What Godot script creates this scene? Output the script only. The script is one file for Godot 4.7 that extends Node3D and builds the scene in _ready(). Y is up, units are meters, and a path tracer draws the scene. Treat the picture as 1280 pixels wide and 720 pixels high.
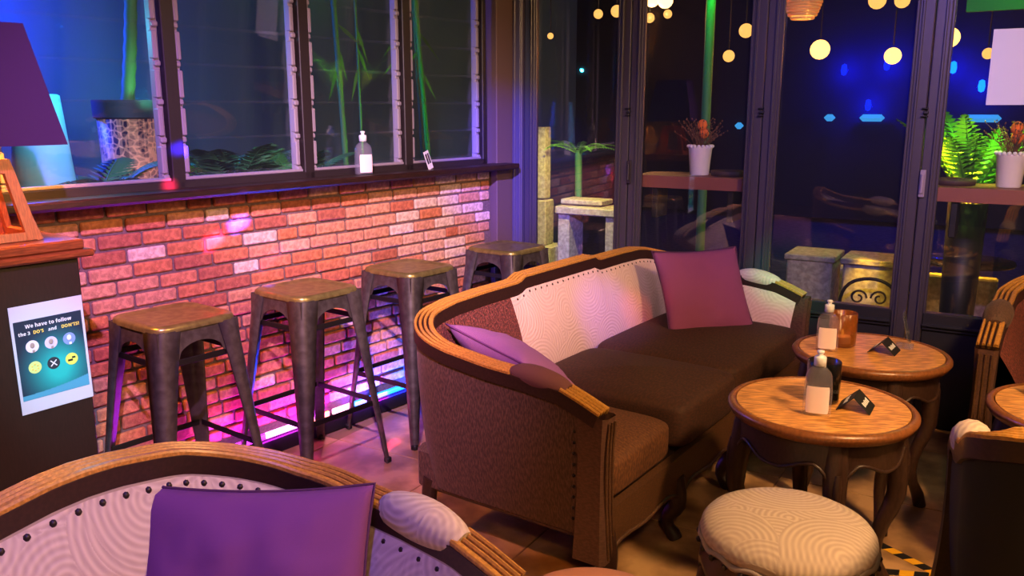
extends Node3D

# Directions in plan: the brick wall runs along D1, the folding doors along D2, the sofa along E1.
const D1 := Vector3(0.60642, 0, -0.79514)
const N1 := Vector3(-0.79514, 0, -0.60642)
const D2 := Vector3(0.86072, 0, 0.50909)
const N2 := Vector3(0.50909, 0, -0.86072)
const E1 := Vector3(0.57358, 0, -0.81915)
const F1 := Vector3(0.81915, 0, 0.57358)
const WALL := 2.94     # distance of the brick faces from the camera's foot
const DOORS := 4.14    # distance of the door faces

var rng := RandomNumberGenerator.new()
var used := {}
var M := {}
var T := {}

# ---------------------------------------------------------------- naming and nodes
func numbered(n: String) -> String:
	var k: int = used.get(n, 0)
	used[n] = k + 1
	return n if k == 0 else "%s_%03d" % [n, k]

func obj(called: String, mesh: Mesh, m: Material, parent: Node3D = self, at := Vector3.ZERO, basis_ := Basis.IDENTITY) -> MeshInstance3D:
	var o := MeshInstance3D.new()
	o.name = numbered(called) if parent == self else called
	o.mesh = mesh
	o.material_override = m
	o.transform = Transform3D(basis_, at)
	parent.add_child(o, true)
	return o

func tag(o: Node3D, label: String, category: String, group := "") -> Node3D:
	o.set_meta("label", label)
	o.set_meta("category", category)
	if group != "":
		o.set_meta("group", group)
	return o

func thing(called: String, label: String, category: String, at: Vector3, b := Basis.IDENTITY, group := "") -> Node3D:
	var o := Node3D.new()
	o.name = numbered(called)
	o.transform = Transform3D(b, at)
	add_child(o, true)
	return tag(o, label, category, group)

func holder(called: String, at: Vector3, b := Basis.IDENTITY, label := "") -> Node3D:
	var o := Node3D.new()
	o.name = called
	o.transform = Transform3D(b, at)
	add_child(o, true)
	o.set_meta("kind", "structure")
	if label != "":
		o.set_meta("label", label)
	return o

func structure(called: String, mesh: Mesh, m: Material, at := Vector3.ZERO, b := Basis.IDENTITY, label := "") -> MeshInstance3D:
	var o := obj(called, mesh, m, self, at, b)
	o.set_meta("kind", "structure")
	if label != "":
		o.set_meta("label", label)
	return o

func dup(o: Node3D, at: Vector3, b: Basis, label: String, group := "") -> Node3D:
	var c: Node3D = o.duplicate()
	c.name = numbered(String(o.name))
	add_child(c, true)
	c.transform = Transform3D(b, at)
	c.set_meta("label", label)
	if group != "":
		c.set_meta("group", group)
	return c

func wb() -> Basis:
	return Basis(D1, Vector3.UP, -N1)

func db() -> Basis:
	return Basis(D2, Vector3.UP, -N2)

func sb() -> Basis:
	return Basis(E1, Vector3.UP, F1)

func on_wall(al: float, h: float, perp: float) -> Vector3:
	return D1 * al + N1 * perp + Vector3(0, h, 0)

func on_doors(s: float, h: float, perp: float) -> Vector3:
	return D2 * s + N2 * perp + Vector3(0, h, 0)

func turn(az: float) -> Basis:     # local -z looks along compass angle az (0 = away from the camera, 90 = right)
	return Basis(Vector3.UP, -deg_to_rad(az))

# ---------------------------------------------------------------- lights
func omni(called: String, at: Vector3, c: Color, e: float, size := 0.05) -> void:
	var l := OmniLight3D.new()
	l.name = called
	l.position = at
	l.light_color = c
	l.light_energy = e
	l.light_size = size
	l.omni_range = 14.0
	l.omni_attenuation = 2.0
	l.shadow_enabled = true
	add_child(l, true)

func spot(called: String, at: Vector3, to: Vector3, c: Color, e: float, angle: float, soft := 0.6, size := 0.03) -> void:
	var l := SpotLight3D.new()
	l.name = called
	var d := (to - at).normalized()
	l.transform = Transform3D(Basis.looking_at(d, Vector3.UP if absf(d.y) < 0.98 else Vector3.RIGHT), at)
	l.light_color = c
	l.light_energy = e
	l.light_size = size
	l.spot_range = 14.0
	l.spot_attenuation = 2.0
	l.spot_angle = angle
	l.spot_angle_attenuation = soft
	l.shadow_enabled = true
	add_child(l, true)

func area(called: String, at: Vector3, b: Basis, size: Vector2, c: Color, e: float) -> void:
	var l := AreaLight3D.new()
	l.name = called
	l.transform = Transform3D(b, at)
	l.area_size = size
	l.area_normalize_energy = true
	l.light_color = c
	l.light_energy = e
	l.area_range = 12.0
	l.area_attenuation = 2.0
	l.shadow_enabled = true
	add_child(l, true)

# ---------------------------------------------------------------- materials and textures
func mat(c: Color, rough := 0.7, metal := 0.0) -> StandardMaterial3D:
	var m := StandardMaterial3D.new()
	m.albedo_color = c
	m.roughness = rough
	m.metallic = metal
	return m

func tri(m: StandardMaterial3D, scale_: Vector3, world := false) -> StandardMaterial3D:
	m.uv1_triplanar = true
	m.uv1_world_triplanar = world
	m.uv1_scale = scale_
	return m

func glow(c: Color, e: float) -> StandardMaterial3D:
	var m := mat(Color(0.05, 0.05, 0.05), 0.5)
	m.emission_enabled = true
	m.emission = c
	m.emission_energy_multiplier = e
	return m

func noise_tex(freq: float, lo: Color, hi: Color, seed_ := 1, octaves := 4, kind := FastNoiseLite.TYPE_SIMPLEX_SMOOTH, size := 512) -> NoiseTexture2D:
	var n := FastNoiseLite.new()
	n.seed = seed_
	n.noise_type = kind
	n.frequency = freq
	n.fractal_octaves = octaves
	var t := NoiseTexture2D.new()
	t.width = size
	t.height = size
	t.seamless = true
	t.noise = n
	var g := Gradient.new()
	g.set_color(0, lo)
	g.set_color(1, hi)
	g.set_offset(0, 0.25)
	g.set_offset(1, 0.75)
	t.color_ramp = g
	return t

func swirl_image(size: int, radius: float, wave: float, count: int) -> Image:
	var im := Image.create(size, size, false, Image.FORMAT_RGB8)
	var r := RandomNumberGenerator.new()
	r.seed = 77
	var cs := []
	for i in count:
		cs.append(Vector3(r.randf() * size, r.randf() * size, radius * (0.75 + 0.5 * r.randf())))
	for y in size:
		for x in size:
			var v := 0.5
			for c: Vector3 in cs:
				var dx := absf(x - c.x)
				var dy := absf(y - c.y)
				dx = minf(dx, size - dx)
				dy = minf(dy, size - dy)
				var d := sqrt(dx * dx + dy * dy)
				if d < c.z:
					v = 0.5 + 0.5 * sin(d * TAU / wave)
					break
			im.set_pixel(x, y, Color(v, v, v))
	return im

func tinted(im: Image, lo: Color, hi: Color) -> ImageTexture:
	var o := Image.create(im.get_width(), im.get_height(), false, Image.FORMAT_RGB8)
	for y in im.get_height():
		for x in im.get_width():
			o.set_pixel(x, y, lo.lerp(hi, im.get_pixel(x, y).r))
	return ImageTexture.create_from_image(o)

func make_materials() -> void:
	var fine := noise_tex(0.03, Color(0.78, 0.78, 0.78), Color(1, 1, 1), 3, 5)
	var bump := noise_tex(0.06, Color(0, 0, 0), Color(1, 1, 1), 9, 5)
	var grain := noise_tex(0.02, Color(0.68, 0.62, 0.55), Color(1, 1, 1), 5, 5)
	var cloth := noise_tex(0.25, Color(0.6, 0.6, 0.6), Color(1, 1, 1), 12, 2)
	var soft := noise_tex(0.015, Color(0.82, 0.80, 0.80), Color(1, 1, 1), 8, 4)
	T.fine = fine
	T.bump = bump
	# brick colours
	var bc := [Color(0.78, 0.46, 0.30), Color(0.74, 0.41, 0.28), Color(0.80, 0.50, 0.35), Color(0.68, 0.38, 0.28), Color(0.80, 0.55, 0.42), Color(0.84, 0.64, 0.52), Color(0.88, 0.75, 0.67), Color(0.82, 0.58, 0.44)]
	for i in bc.size():
		var m := tri(mat(bc[i], 0.9), Vector3(5, 5, 5))
		m.albedo_texture = soft
		m.heightmap_enabled = true
		m.heightmap_texture = bump
		m.heightmap_scale = 0.07
		M["brick%d" % i] = m
	M.mortar = tri(mat(Color(0.46, 0.36, 0.36), 0.95), Vector3(4, 4, 4), true)
	M.mortar.albedo_texture = fine
	M.floor = tri(mat(Color(0.74, 0.58, 0.40), 0.45), Vector3(0.7, 0.7, 0.7), true)
	M.floor.albedo_texture = noise_tex(0.012, Color(0.70, 0.66, 0.62), Color(1, 1, 1), 21, 6)
	M.grout = mat(Color(0.52, 0.41, 0.30), 0.9)
	M.plaster = mat(Color(0.22, 0.18, 0.20), 0.9)
	M.ceiling = mat(Color(0.14, 0.12, 0.13), 0.9)
	M.frame = mat(Color(0.12, 0.085, 0.10), 0.5)
	M.door = mat(Color(0.22, 0.20, 0.23), 0.38)
	M.post = mat(Color(0.30, 0.27, 0.34), 0.4)
	M.door_dark = mat(Color(0.10, 0.10, 0.12), 0.45)
	M.pilaster = mat(Color(0.36, 0.27, 0.25), 0.7)
	M.channel = mat(Color(0.50, 0.46, 0.50), 0.6)
	M.glass = mat(Color(0.9, 0.95, 1.0, 0.004), 0.015)
	M.glass.transparency = BaseMaterial3D.TRANSPARENCY_ALPHA
	M.clear = mat(Color(0.95, 0.97, 1.0, 0.05), 0.05)
	M.clear.transparency = BaseMaterial3D.TRANSPARENCY_ALPHA
	M.liquid = mat(Color(0.92, 0.90, 1.0, 0.07), 0.03)
	M.liquid.transparency = BaseMaterial3D.TRANSPARENCY_ALPHA
	M.amber = mat(Color(0.55, 0.31, 0.12, 0.6), 0.2)
	M.amber.transparency = BaseMaterial3D.TRANSPARENCY_ALPHA
	M.smoke = mat(Color(0.05, 0.05, 0.06, 0.72), 0.12)
	M.smoke.transparency = BaseMaterial3D.TRANSPARENCY_ALPHA
	M.counter = tri(mat(Color(0.17, 0.08, 0.06), 0.45), Vector3(1.5, 14, 14))
	M.counter.albedo_texture = grain
	M.cabinet = tri(mat(Color(0.13, 0.06, 0.05), 0.5), Vector3(10, 1.2, 10))
	M.cabinet.albedo_texture = fine
	M.cabinet_top = tri(mat(Color(0.52, 0.27, 0.12), 0.35), Vector3(1.2, 10, 10))
	M.cabinet_top.albedo_texture = fine
	M.lampwood = tri(mat(Color(0.66, 0.34, 0.13), 0.4), Vector3(10, 1.5, 10))
	M.lampwood.albedo_texture = fine
	M.shade = tri(mat(Color(0.23, 0.07, 0.27), 0.9), Vector3(6, 6, 6))
	M.shade.albedo_texture = cloth
	M.gold = tri(mat(Color(0.76, 0.53, 0.23), 0.36), Vector3(6, 6, 6))
	M.gold.albedo_texture = fine
	M.groove = mat(Color(0.16, 0.08, 0.05), 0.6)
	M.railwood = tri(mat(Color(0.19, 0.095, 0.075), 0.45), Vector3(5, 5, 5))
	M.railwood.albedo_texture = fine
	M.apron = tri(mat(Color(0.34, 0.215, 0.13), 0.5), Vector3(4, 9, 9))
	M.apron.albedo_texture = fine
	M.tabletop = tri(mat(Color(0.90, 0.65, 0.34), 0.33), Vector3(1.3, 9, 9))
	M.tabletop.albedo_texture = grain
	M.tablerim = tri(mat(Color(0.54, 0.32, 0.17), 0.32), Vector3(5, 5, 5))
	M.tablerim.albedo_texture = fine
	M.tableleg = tri(mat(Color(0.23, 0.145, 0.115), 0.4), Vector3(8, 2, 8))
	M.tableleg.albedo_texture = fine
	M.velvet = tri(mat(Color(0.37, 0.255, 0.22), 0.75), Vector3(7, 2, 7))
	M.velvet.albedo_texture = noise_tex(0.04, Color(0.62, 0.6, 0.58), Color(1, 1, 1), 31, 4)
	M.velvet.rim_enabled = true
	M.velvet.rim = 0.3
	M.seat = tri(mat(Color(0.27, 0.125, 0.05), 0.8), Vector3(3, 6, 6))
	M.seat.albedo_texture = noise_tex(0.03, Color(0.66, 0.64, 0.6), Color(1, 1, 1), 33, 4)
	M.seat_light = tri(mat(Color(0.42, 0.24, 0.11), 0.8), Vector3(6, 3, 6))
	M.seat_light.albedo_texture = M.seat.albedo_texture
	M.damask = tri(mat(Color(1, 1, 1), 0.7), Vector3(5, 5, 5))
	M.damask.albedo_texture = noise_tex(0.035, Color(0.24, 0.09, 0.075), Color(0.50, 0.23, 0.20), 44, 3)
	M.damask.heightmap_enabled = true
	M.damask.heightmap_texture = noise_tex(0.05, Color(0, 0, 0), Color(1, 1, 1), 45, 3)
	M.damask.heightmap_scale = 0.25
	var sw := swirl_image(384, 80.0, 10.0, 34)
	T.swirl = ImageTexture.create_from_image(sw)
	M.swirl = tri(mat(Color(1, 1, 1), 0.85), Vector3(1.75, 1.75, 1.75))
	M.swirl.albedo_texture = tinted(sw, Color(0.65, 0.57, 0.53), Color(0.76, 0.68, 0.62))
	M.swirl.heightmap_enabled = true
	M.swirl.heightmap_texture = T.swirl
	M.swirl.heightmap_scale = 0.10
	M.swirl_soft = tri(mat(Color(1, 1, 1), 0.85), Vector3(1.75, 1.75, 1.75))
	M.swirl_soft.albedo_texture = tinted(sw, Color(0.74, 0.62, 0.575), Color(0.80, 0.68, 0.63))
	M.swirl_soft.heightmap_enabled = true
	M.swirl_soft.heightmap_texture = T.swirl
	M.swirl_soft.heightmap_scale = 0.1
	M.band = mat(Color(0.60, 0.53, 0.50), 0.85)
	M.purple = tri(mat(Color(0.50, 0.24, 0.52), 0.9), Vector3(9, 9, 9))
	M.purple.albedo_texture = cloth
	M.plum = tri(mat(Color(0.60, 0.28, 0.46), 0.9), Vector3(9, 9, 9))
	M.plum.albedo_texture = cloth
	M.mauve = tri(mat(Color(0.66, 0.42, 0.66), 0.9), Vector3(9, 9, 9))
	M.mauve.albedo_texture = cloth
	M.seam = mat(Color(0.26, 0.10, 0.24), 0.9)
	M.nail = mat(Color(0.16, 0.11, 0.10), 0.45, 0.4)
	M.gun = tri(mat(Color(0.42, 0.39, 0.38), 0.42, 0.75), Vector3(3, 3, 3))
	M.gun.albedo_texture = soft
	M.brass = tri(mat(Color(0.62, 0.57, 0.34), 0.33, 0.7), Vector3(3, 3, 3))
	M.brass.albedo_texture = soft
	M.bar = mat(Color(0.10, 0.08, 0.08), 0.5, 0.4)
	M.black = mat(Color(0.03, 0.03, 0.035), 0.6)
	M.blackvelvet = mat(Color(0.055, 0.045, 0.06), 0.9)
	M.white = mat(Color(0.86, 0.86, 0.88), 0.5)
	M.label = mat(Color(0.92, 0.82, 0.84), 0.6)
	M.paper = mat(Color(0.72, 0.74, 0.80), 0.8)
	M.pot = mat(Color(0.86, 0.84, 0.82), 0.45)
	M.tray = mat(Color(0.22, 0.14, 0.10), 0.7)
	M.leaf = mat(Color(0.30, 0.58, 0.16), 0.6)
	M.leaf.backlight_enabled = true
	M.leaf.backlight = Color(0.3, 0.4, 0.1)
	M.palm = mat(Color(0.20, 0.42, 0.24), 0.6)
	M.bamboo = mat(Color(0.24, 0.46, 0.26), 0.6)
	M.dried = mat(Color(0.42, 0.28, 0.18), 0.9)
	M.puff = mat(Color(0.85, 0.42, 0.14), 0.95)
	M.iron = mat(Color(0.02, 0.02, 0.025), 0.5, 0.3)
	M.stone = tri(mat(Color(0.62, 0.60, 0.52), 0.8), Vector3(3, 3, 3))
	M.stone.albedo_texture = soft
	M.teal = mat(Color(0.06, 0.20, 0.24), 0.6)
	M.cyanpatch = mat(Color(0.45, 0.85, 0.92), 0.5)  # base colour carries the cyan of a light patch
	M.patio = tri(mat(Color(0.30, 0.29, 0.27), 0.8), Vector3(0.8, 0.8, 0.8), true)
	M.patio.albedo_texture = fine
	M.facade = mat(Color(0.16, 0.17, 0.22), 0.9)
	M.render_ = mat(Color(0.24, 0.36, 0.40), 0.9)
	M.padcloth = tri(mat(Color(0.46, 0.26, 0.25), 0.85), Vector3(9, 9, 9))
	M.padcloth.albedo_texture = cloth
	M.postwood = tri(mat(Color(0.36, 0.235, 0.19), 0.5), Vector3(4, 9, 4))
	M.postwood.albedo_texture = fine
	M.pouf = mat(Color(0.66, 0.44, 0.38), 0.9)
	M.shelf = mat(Color(0.46, 0.25, 0.18), 0.5)
	M.tape_y = mat(Color(0.92, 0.68, 0.10), 0.6)
	M.tape_k = mat(Color(0.04, 0.035, 0.03), 0.6)
	M.bulb = glow(Color(1.0, 0.62, 0.25), 3.0)
	# mosaic pot: crackled pale lines round dark cells
	var cell := FastNoiseLite.new()
	cell.seed = 5
	cell.noise_type = FastNoiseLite.TYPE_CELLULAR
	cell.cellular_return_type = FastNoiseLite.RETURN_DISTANCE2_SUB
	cell.frequency = 0.05
	cell.fractal_type = FastNoiseLite.FRACTAL_NONE
	var ct := NoiseTexture2D.new()
	ct.width = 256
	ct.height = 256
	ct.seamless = true
	ct.noise = cell
	var cg := Gradient.new()
	cg.set_color(0, Color(0.95, 0.74, 0.52))
	cg.set_color(1, Color(0.10, 0.08, 0.18))
	cg.set_offset(0, 0.16)
	cg.set_offset(1, 0.30)
	ct.color_ramp = cg
	M.mosaic = tri(mat(Color(1, 1, 1), 0.4), Vector3(2.6, 2.6, 2.6))
	M.mosaic.albedo_texture = ct

# ---------------------------------------------------------------- shapes
func ST() -> SurfaceTool:
	var s := SurfaceTool.new()
	s.begin(Mesh.PRIMITIVE_TRIANGLES)
	return s

func fin(s: SurfaceTool) -> ArrayMesh:
	s.generate_normals()
	return s.commit()

# a, b, c, d run counterclockwise seen from outside
func quad(s: SurfaceTool, a: Vector3, b: Vector3, c: Vector3, d: Vector3, g := 0) -> void:
	for p: Vector3 in [a, c, b, a, d, c]:
		s.set_smooth_group(g)
		s.add_vertex(p)

func face(s: SurfaceTool, a: Vector3, b: Vector3, c: Vector3, out: Vector3, g := -1) -> void:
	var k := [a, c, b] if (b - a).cross(c - a).dot(out) > 0.0 else [a, b, c]
	for p: Vector3 in k:
		s.set_smooth_group(g)
		s.add_vertex(p)

func grid(s: SurfaceTool, f: Callable, nu: int, nv: int, g := 0) -> void:
	for i in nu:
		for j in nv:
			quad(s, f.call(i, j), f.call(i + 1, j), f.call(i + 1, j + 1), f.call(i, j + 1), g)

# box with chamfered edges
func rbox(s: SurfaceTool, c: Vector3, size: Vector3, b := 0.004, x := Transform3D.IDENTITY) -> void:
	var h := size / 2.0
	b = minf(b, minf(h.x, minf(h.y, h.z)) * 0.9)
	var v := func(axis: int, sg: Vector3) -> Vector3:
		var p := Vector3(h.x - b, h.y - b, h.z - b)
		p[axis] = h[axis]
		return x * (c + p * sg)
	var cc: Vector3 = x * c
	for a in 3:
		var o1 := (a + 1) % 3
		var o2 := (a + 2) % 3
		for sa in [-1.0, 1.0]:
			var q := []
			for k: Vector2 in [Vector2(-1, -1), Vector2(1, -1), Vector2(1, 1), Vector2(-1, 1)]:
				var sg := Vector3.ONE
				sg[a] = sa
				sg[o1] = k.x
				sg[o2] = k.y
				q.append(v.call(a, sg))
			var out: Vector3 = (q[0] + q[2]) / 2.0 - cc
			face(s, q[0], q[1], q[2], out)
			face(s, q[0], q[2], q[3], out)
		# edges along axis a
		for s1 in [-1.0, 1.0]:
			for s2 in [-1.0, 1.0]:
				var g1 := Vector3.ONE
				g1[o1] = s1
				g1[o2] = s2
				var g2 := g1
				g1[a] = -1.0
				g2[a] = 1.0
				var p1: Vector3 = v.call(o1, g1)
				var p2: Vector3 = v.call(o1, g2)
				var p3: Vector3 = v.call(o2, g2)
				var p4: Vector3 = v.call(o2, g1)
				var out2: Vector3 = (p1 + p3) / 2.0 - cc
				face(s, p1, p2, p3, out2)
				face(s, p1, p3, p4, out2)
	for sx in [-1.0, 1.0]:
		for sy in [-1.0, 1.0]:
			for sz in [-1.0, 1.0]:
				var sg2 := Vector3(sx, sy, sz)
				var a1: Vector3 = v.call(0, sg2)
				face(s, a1, v.call(1, sg2), v.call(2, sg2), a1 - cc)

func box_mesh(size: Vector3, b := 0.004, c := Vector3.ZERO) -> ArrayMesh:
	var s := ST()
	rbox(s, c, size, b)
	return fin(s)

func lathe(s: SurfaceTool, prof: Array, n := 32, at := Vector3.ZERO, sharp := false) -> void:
	for k in prof.size() - 1:
		for i in n:
			var a0 := TAU * i / n
			var a1 := TAU * (i + 1) / n
			var p: Vector2 = prof[k]
			var q: Vector2 = prof[k + 1]
			quad(s, at + Vector3(p.x * cos(a0), p.y, p.x * sin(a0)), at + Vector3(q.x * cos(a0), q.y, q.x * sin(a0)), at + Vector3(q.x * cos(a1), q.y, q.x * sin(a1)), at + Vector3(p.x * cos(a1), p.y, p.x * sin(a1)), k if sharp else 0)

func lathe_mesh(prof: Array, n := 32, sharp := false) -> ArrayMesh:
	var s := ST()
	lathe(s, prof, n, Vector3.ZERO, sharp)
	return fin(s)

func tube(s: SurfaceTool, pts: Array, radii: Array, n := 8, caps := true) -> void:
	var rings := []
	var n1 := Vector3.ZERO
	for i in pts.size():
		var t: Vector3 = (pts[mini(i + 1, pts.size() - 1)] - pts[maxi(i - 1, 0)]).normalized()
		if n1 == Vector3.ZERO:
			n1 = t.cross(Vector3.UP if absf(t.y) < 0.9 else Vector3.RIGHT).normalized()
		n1 = (n1 - t * n1.dot(t)).normalized()
		var n2 := t.cross(n1)
		var ring := []
		var r: float = radii[i] if radii.size() > 1 else radii[0]
		for k in n:
			var a := TAU * k / n
			ring.append(pts[i] + (n1 * cos(a) + n2 * sin(a)) * r)
		rings.append(ring)
	for i in pts.size() - 1:
		for k in n:
			var k2 := (k + 1) % n
			quad(s, rings[i][k], rings[i][k2], rings[i + 1][k2], rings[i + 1][k])
	if caps:
		for e in [0, pts.size() - 1]:
			var out: Vector3 = pts[e] - pts[1 if e == 0 else e - 1]
			for k in n:
				face(s, pts[e], rings[e][k], rings[e][(k + 1) % n], out, 50)

# profile points are (sideways to the right of travel, up), counterclockwise seen along the travel's back
func sweep(s: SurfaceTool, path: Array, prof: Array, caps := true, sharp := true) -> void:
	var rings := []
	for i in path.size():
		var t: Vector3 = (path[mini(i + 1, path.size() - 1)] - path[maxi(i - 1, 0)]).normalized()
		var side := t.cross(Vector3.UP).normalized()
		var u := side.cross(t)
		var ring := []
		for p: Vector2 in prof:
			ring.append(path[i] + side * p.x + u * p.y)
		rings.append(ring)
	var n := prof.size()
	for i in path.size() - 1:
		for k in n:
			var k2 := (k + 1) % n
			quad(s, rings[i][k], rings[i + 1][k], rings[i + 1][k2], rings[i][k2], k if sharp else 0)
	if caps:
		for e in [0, path.size() - 1]:
			var out: Vector3 = path[e] - path[1 if e == 0 else e - 1]
			var cen := Vector3.ZERO
			for p: Vector3 in rings[e]:
				cen += p / n
			for k in n:
				face(s, cen, rings[e][k], rings[e][(k + 1) % n], out, 60)

func extrude(s: SurfaceTool, poly: PackedVector2Array, depth: float, x := Transform3D.IDENTITY) -> void:
	var idx := Geometry2D.triangulate_polygon(poly)
	var nz: Vector3 = x.basis.z
	for sd in [-0.5, 0.5]:
		for k in range(0, idx.size(), 3):
			var a: Vector3 = x * Vector3(poly[idx[k]].x, poly[idx[k]].y, sd * depth)
			var b: Vector3 = x * Vector3(poly[idx[k + 1]].x, poly[idx[k + 1]].y, sd * depth)
			var c: Vector3 = x * Vector3(poly[idx[k + 2]].x, poly[idx[k + 2]].y, sd * depth)
			face(s, a, b, c, nz * sd, 1)
	var cw := Geometry2D.is_polygon_clockwise(poly)
	for k in poly.size():
		var p := poly[k]
		var q := poly[(k + 1) % poly.size()]
		var e := q - p
		var o := Vector2(e.y, -e.x) if not cw else Vector2(-e.y, e.x)
		var out: Vector3 = x.basis * Vector3(o.x, o.y, 0)
		var a2: Vector3 = x * Vector3(p.x, p.y, -depth / 2)
		var b2: Vector3 = x * Vector3(q.x, q.y, -depth / 2)
		var c2: Vector3 = x * Vector3(q.x, q.y, depth / 2)
		var d2: Vector3 = x * Vector3(p.x, p.y, depth / 2)
		face(s, a2, b2, c2, out)
		face(s, a2, c2, d2, out)

func ball(s: SurfaceTool, c: Vector3, r: Vector3, n := 8) -> void:
	var f := func(i: int, j: int) -> Vector3:
		var a := TAU * i / n
		var b := -PI / 2 + PI * j / (n / 2)
		return c + Vector3(cos(b) * cos(a) * r.x, sin(b) * r.y, -cos(b) * sin(a) * r.z)
	grid(s, f, n, n / 2)

func spow(v: float, e: float) -> float:
	return signf(v) * pow(absf(v), e)

# upholstered seat cushion: a box with soft edges and a crowned top; centre at its bottom middle
func cushion_mesh(w: float, d: float, h: float, e := 0.28, crown := 0.02) -> ArrayMesh:
	var s := ST()
	var f := func(i: int, j: int) -> Vector3:
		var a := TAU * i / 48
		var b := -PI / 2 + PI * j / 20
		var x := w / 2 * spow(cos(b), e) * spow(cos(a), e)
		var z := d / 2 * spow(cos(b), e) * spow(-sin(a), e)
		var y := h / 2 * spow(sin(b), e * 1.4)
		if y > 0:
			y += crown * (1.0 - pow(2 * x / w, 2)) * (1.0 - pow(2 * z / d, 2))
		return Vector3(x, y + h / 2, z)
	grid(s, f, 48, 20)
	return fin(s)

# throw pillow lying in its own xy plane, with pinched corners and slightly hollow sides
func pillow_mesh(w: float, h: float, t: float, seed_: int) -> ArrayMesh:
	var s := ST()
	var nz := FastNoiseLite.new()
	nz.seed = seed_
	nz.frequency = 3.0
	var n := 28
	for sd in [1.0, -1.0]:
		var f := func(i: int, j: int) -> Vector3:
			var x := -1.0 + 2.0 * i / n
			var y: float = (-1.0 + 2.0 * j / n) * sd
			var px := w / 2 * x * (1.0 - 0.07 * (1.0 - y * y))
			var py := h / 2 * y * (1.0 - 0.07 * (1.0 - x * x))
			var k := pow(maxf((1.0 - pow(absf(x), 2.6)) * (1.0 - pow(absf(y), 2.6)), 0.0), 0.55)
			var z: float = sd * (t / 2 * k + k * 0.012 * nz.get_noise_2d(px * 2.2 + 5.0 * sd, py * 2.2))
			return Vector3(px, py, z)
		grid(s, f, n, n)
	return fin(s)

func pillow_seam(w: float, h: float) -> ArrayMesh:
	var pts := []
	for k in 65:
		var t := 4.0 * k / 64.0
		var x := 0.0
		var y := 0.0
		if t < 1.0:
			x = -1.0 + 2.0 * t
			y = -1.0
		elif t < 2.0:
			x = 1.0
			y = -1.0 + 2.0 * (t - 1.0)
		elif t < 3.0:
			x = 1.0 - 2.0 * (t - 2.0)
			y = 1.0
		else:
			x = -1.0
			y = 1.0 - 2.0 * (t - 3.0)
		pts.append(Vector3(w / 2 * x * (1.0 - 0.07 * (1.0 - y * y)), h / 2 * y * (1.0 - 0.07 * (1.0 - x * x)), 0))
	var s := ST()
	tube(s, pts, [0.0035], 5, false)
	return fin(s)

func pillow(label: String, m: Material, w: float, h: float, t: float, at: Vector3, b: Basis, seed_: int) -> void:
	var p := thing("throw_cushion", label, "cushion", at, b)
	obj("cover", pillow_mesh(w, h, t, seed_), m, p)
	obj("piped_seam", pillow_seam(w, h), M.seam if m != M.mauve else M.purple, p)

# S-shaped leg from height h down to the floor, bending outwards along dir
func cabriole(s: SurfaceTool, top: Vector3, dir: Vector3, r0: float, r1: float, r2: float, sway := 1.0) -> void:
	var h := top.y
	var pts := []
	var rad := []
	for k in 13:
		var t := k / 12.0
		var o := (0.030 * sin(t * PI * 1.15) * (1.0 - 0.25 * t) - 0.034 * sin(clampf((t - 0.45) / 0.45, 0, 1) * PI) * 0.9 + 0.035 * pow(clampf((t - 0.78) / 0.22, 0, 1), 1.5)) * sway
		pts.append(Vector3(top.x, h * (1.0 - t), top.z) + dir * o)
		var r := lerpf(r0, r1, clampf(t / 0.82, 0, 1)) if t < 0.82 else lerpf(r1, r2, sin((t - 0.82) / 0.18 * PI * 0.62))
		rad.append(r)
	pts[12].y = 0.0
	tube(s, pts, rad, 10)

func leg_mesh(h: float, dir: Vector3, r0: float, r1: float, r2: float, sway := 1.0) -> ArrayMesh:
	var s := ST()
	cabriole(s, Vector3(0, h, 0), dir, r0, r1, r2, sway)
	return fin(s)

# ---------------------------------------------------------------- sofa and armchairs
# Local frame: x from the left end to the right end, z towards the front (0 at the arm tips), y up.
func rail_height(d: float) -> float:
	var tb := [[0.0, 0.615], [0.06, 0.64], [0.13, 0.665], [0.25, 0.68], [0.40, 0.69], [0.55, 0.71], [0.70, 0.745], [0.83, 0.775], [0.98, 0.795], [1.15, 0.80], [9.0, 0.80]]
	for k in tb.size() - 1:
		if d <= tb[k + 1][0]:
			var t: float = (d - tb[k][0]) / (tb[k + 1][0] - tb[k][0])
			return lerpf(tb[k][1], tb[k + 1][1], t)
	return 0.80

# a point of the frame's outline at distance d from the left tip, moved inwards by inset: [point in plan, inward normal]
func outline(d: float, W: float, D: float, r: float, inset: float) -> Array:
	var arm := D - r
	var arc := r * PI / 2
	var back := W - 2 * r
	var p := Vector3.ZERO
	var n := Vector3.ZERO
	if d < arm:
		p = Vector3(0, 0, -d)
		n = Vector3(1, 0, 0)
	elif d < arm + arc:
		var a := (d - arm) / r
		n = Vector3(cos(a), 0, sin(a))
		p = Vector3(r, 0, -arm) - n * r
	elif d < arm + arc + back:
		p = Vector3(r + d - arm - arc, 0, -D)
		n = Vector3(0, 0, 1)
	elif d < arm + 2 * arc + back:
		var a2 := (d - arm - arc - back) / r
		n = Vector3(-sin(a2), 0, cos(a2))
		p = Vector3(W - r, 0, -arm) - n * r
	else:
		p = Vector3(W, 0, -arm + (d - arm - 2 * arc - back))
		n = Vector3(-1, 0, 0)
	return [p + n * inset, n]

func outline_length(W: float, D: float, r: float) -> float:
	return 2 * (D - r) + PI * r + W - 2 * r

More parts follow.
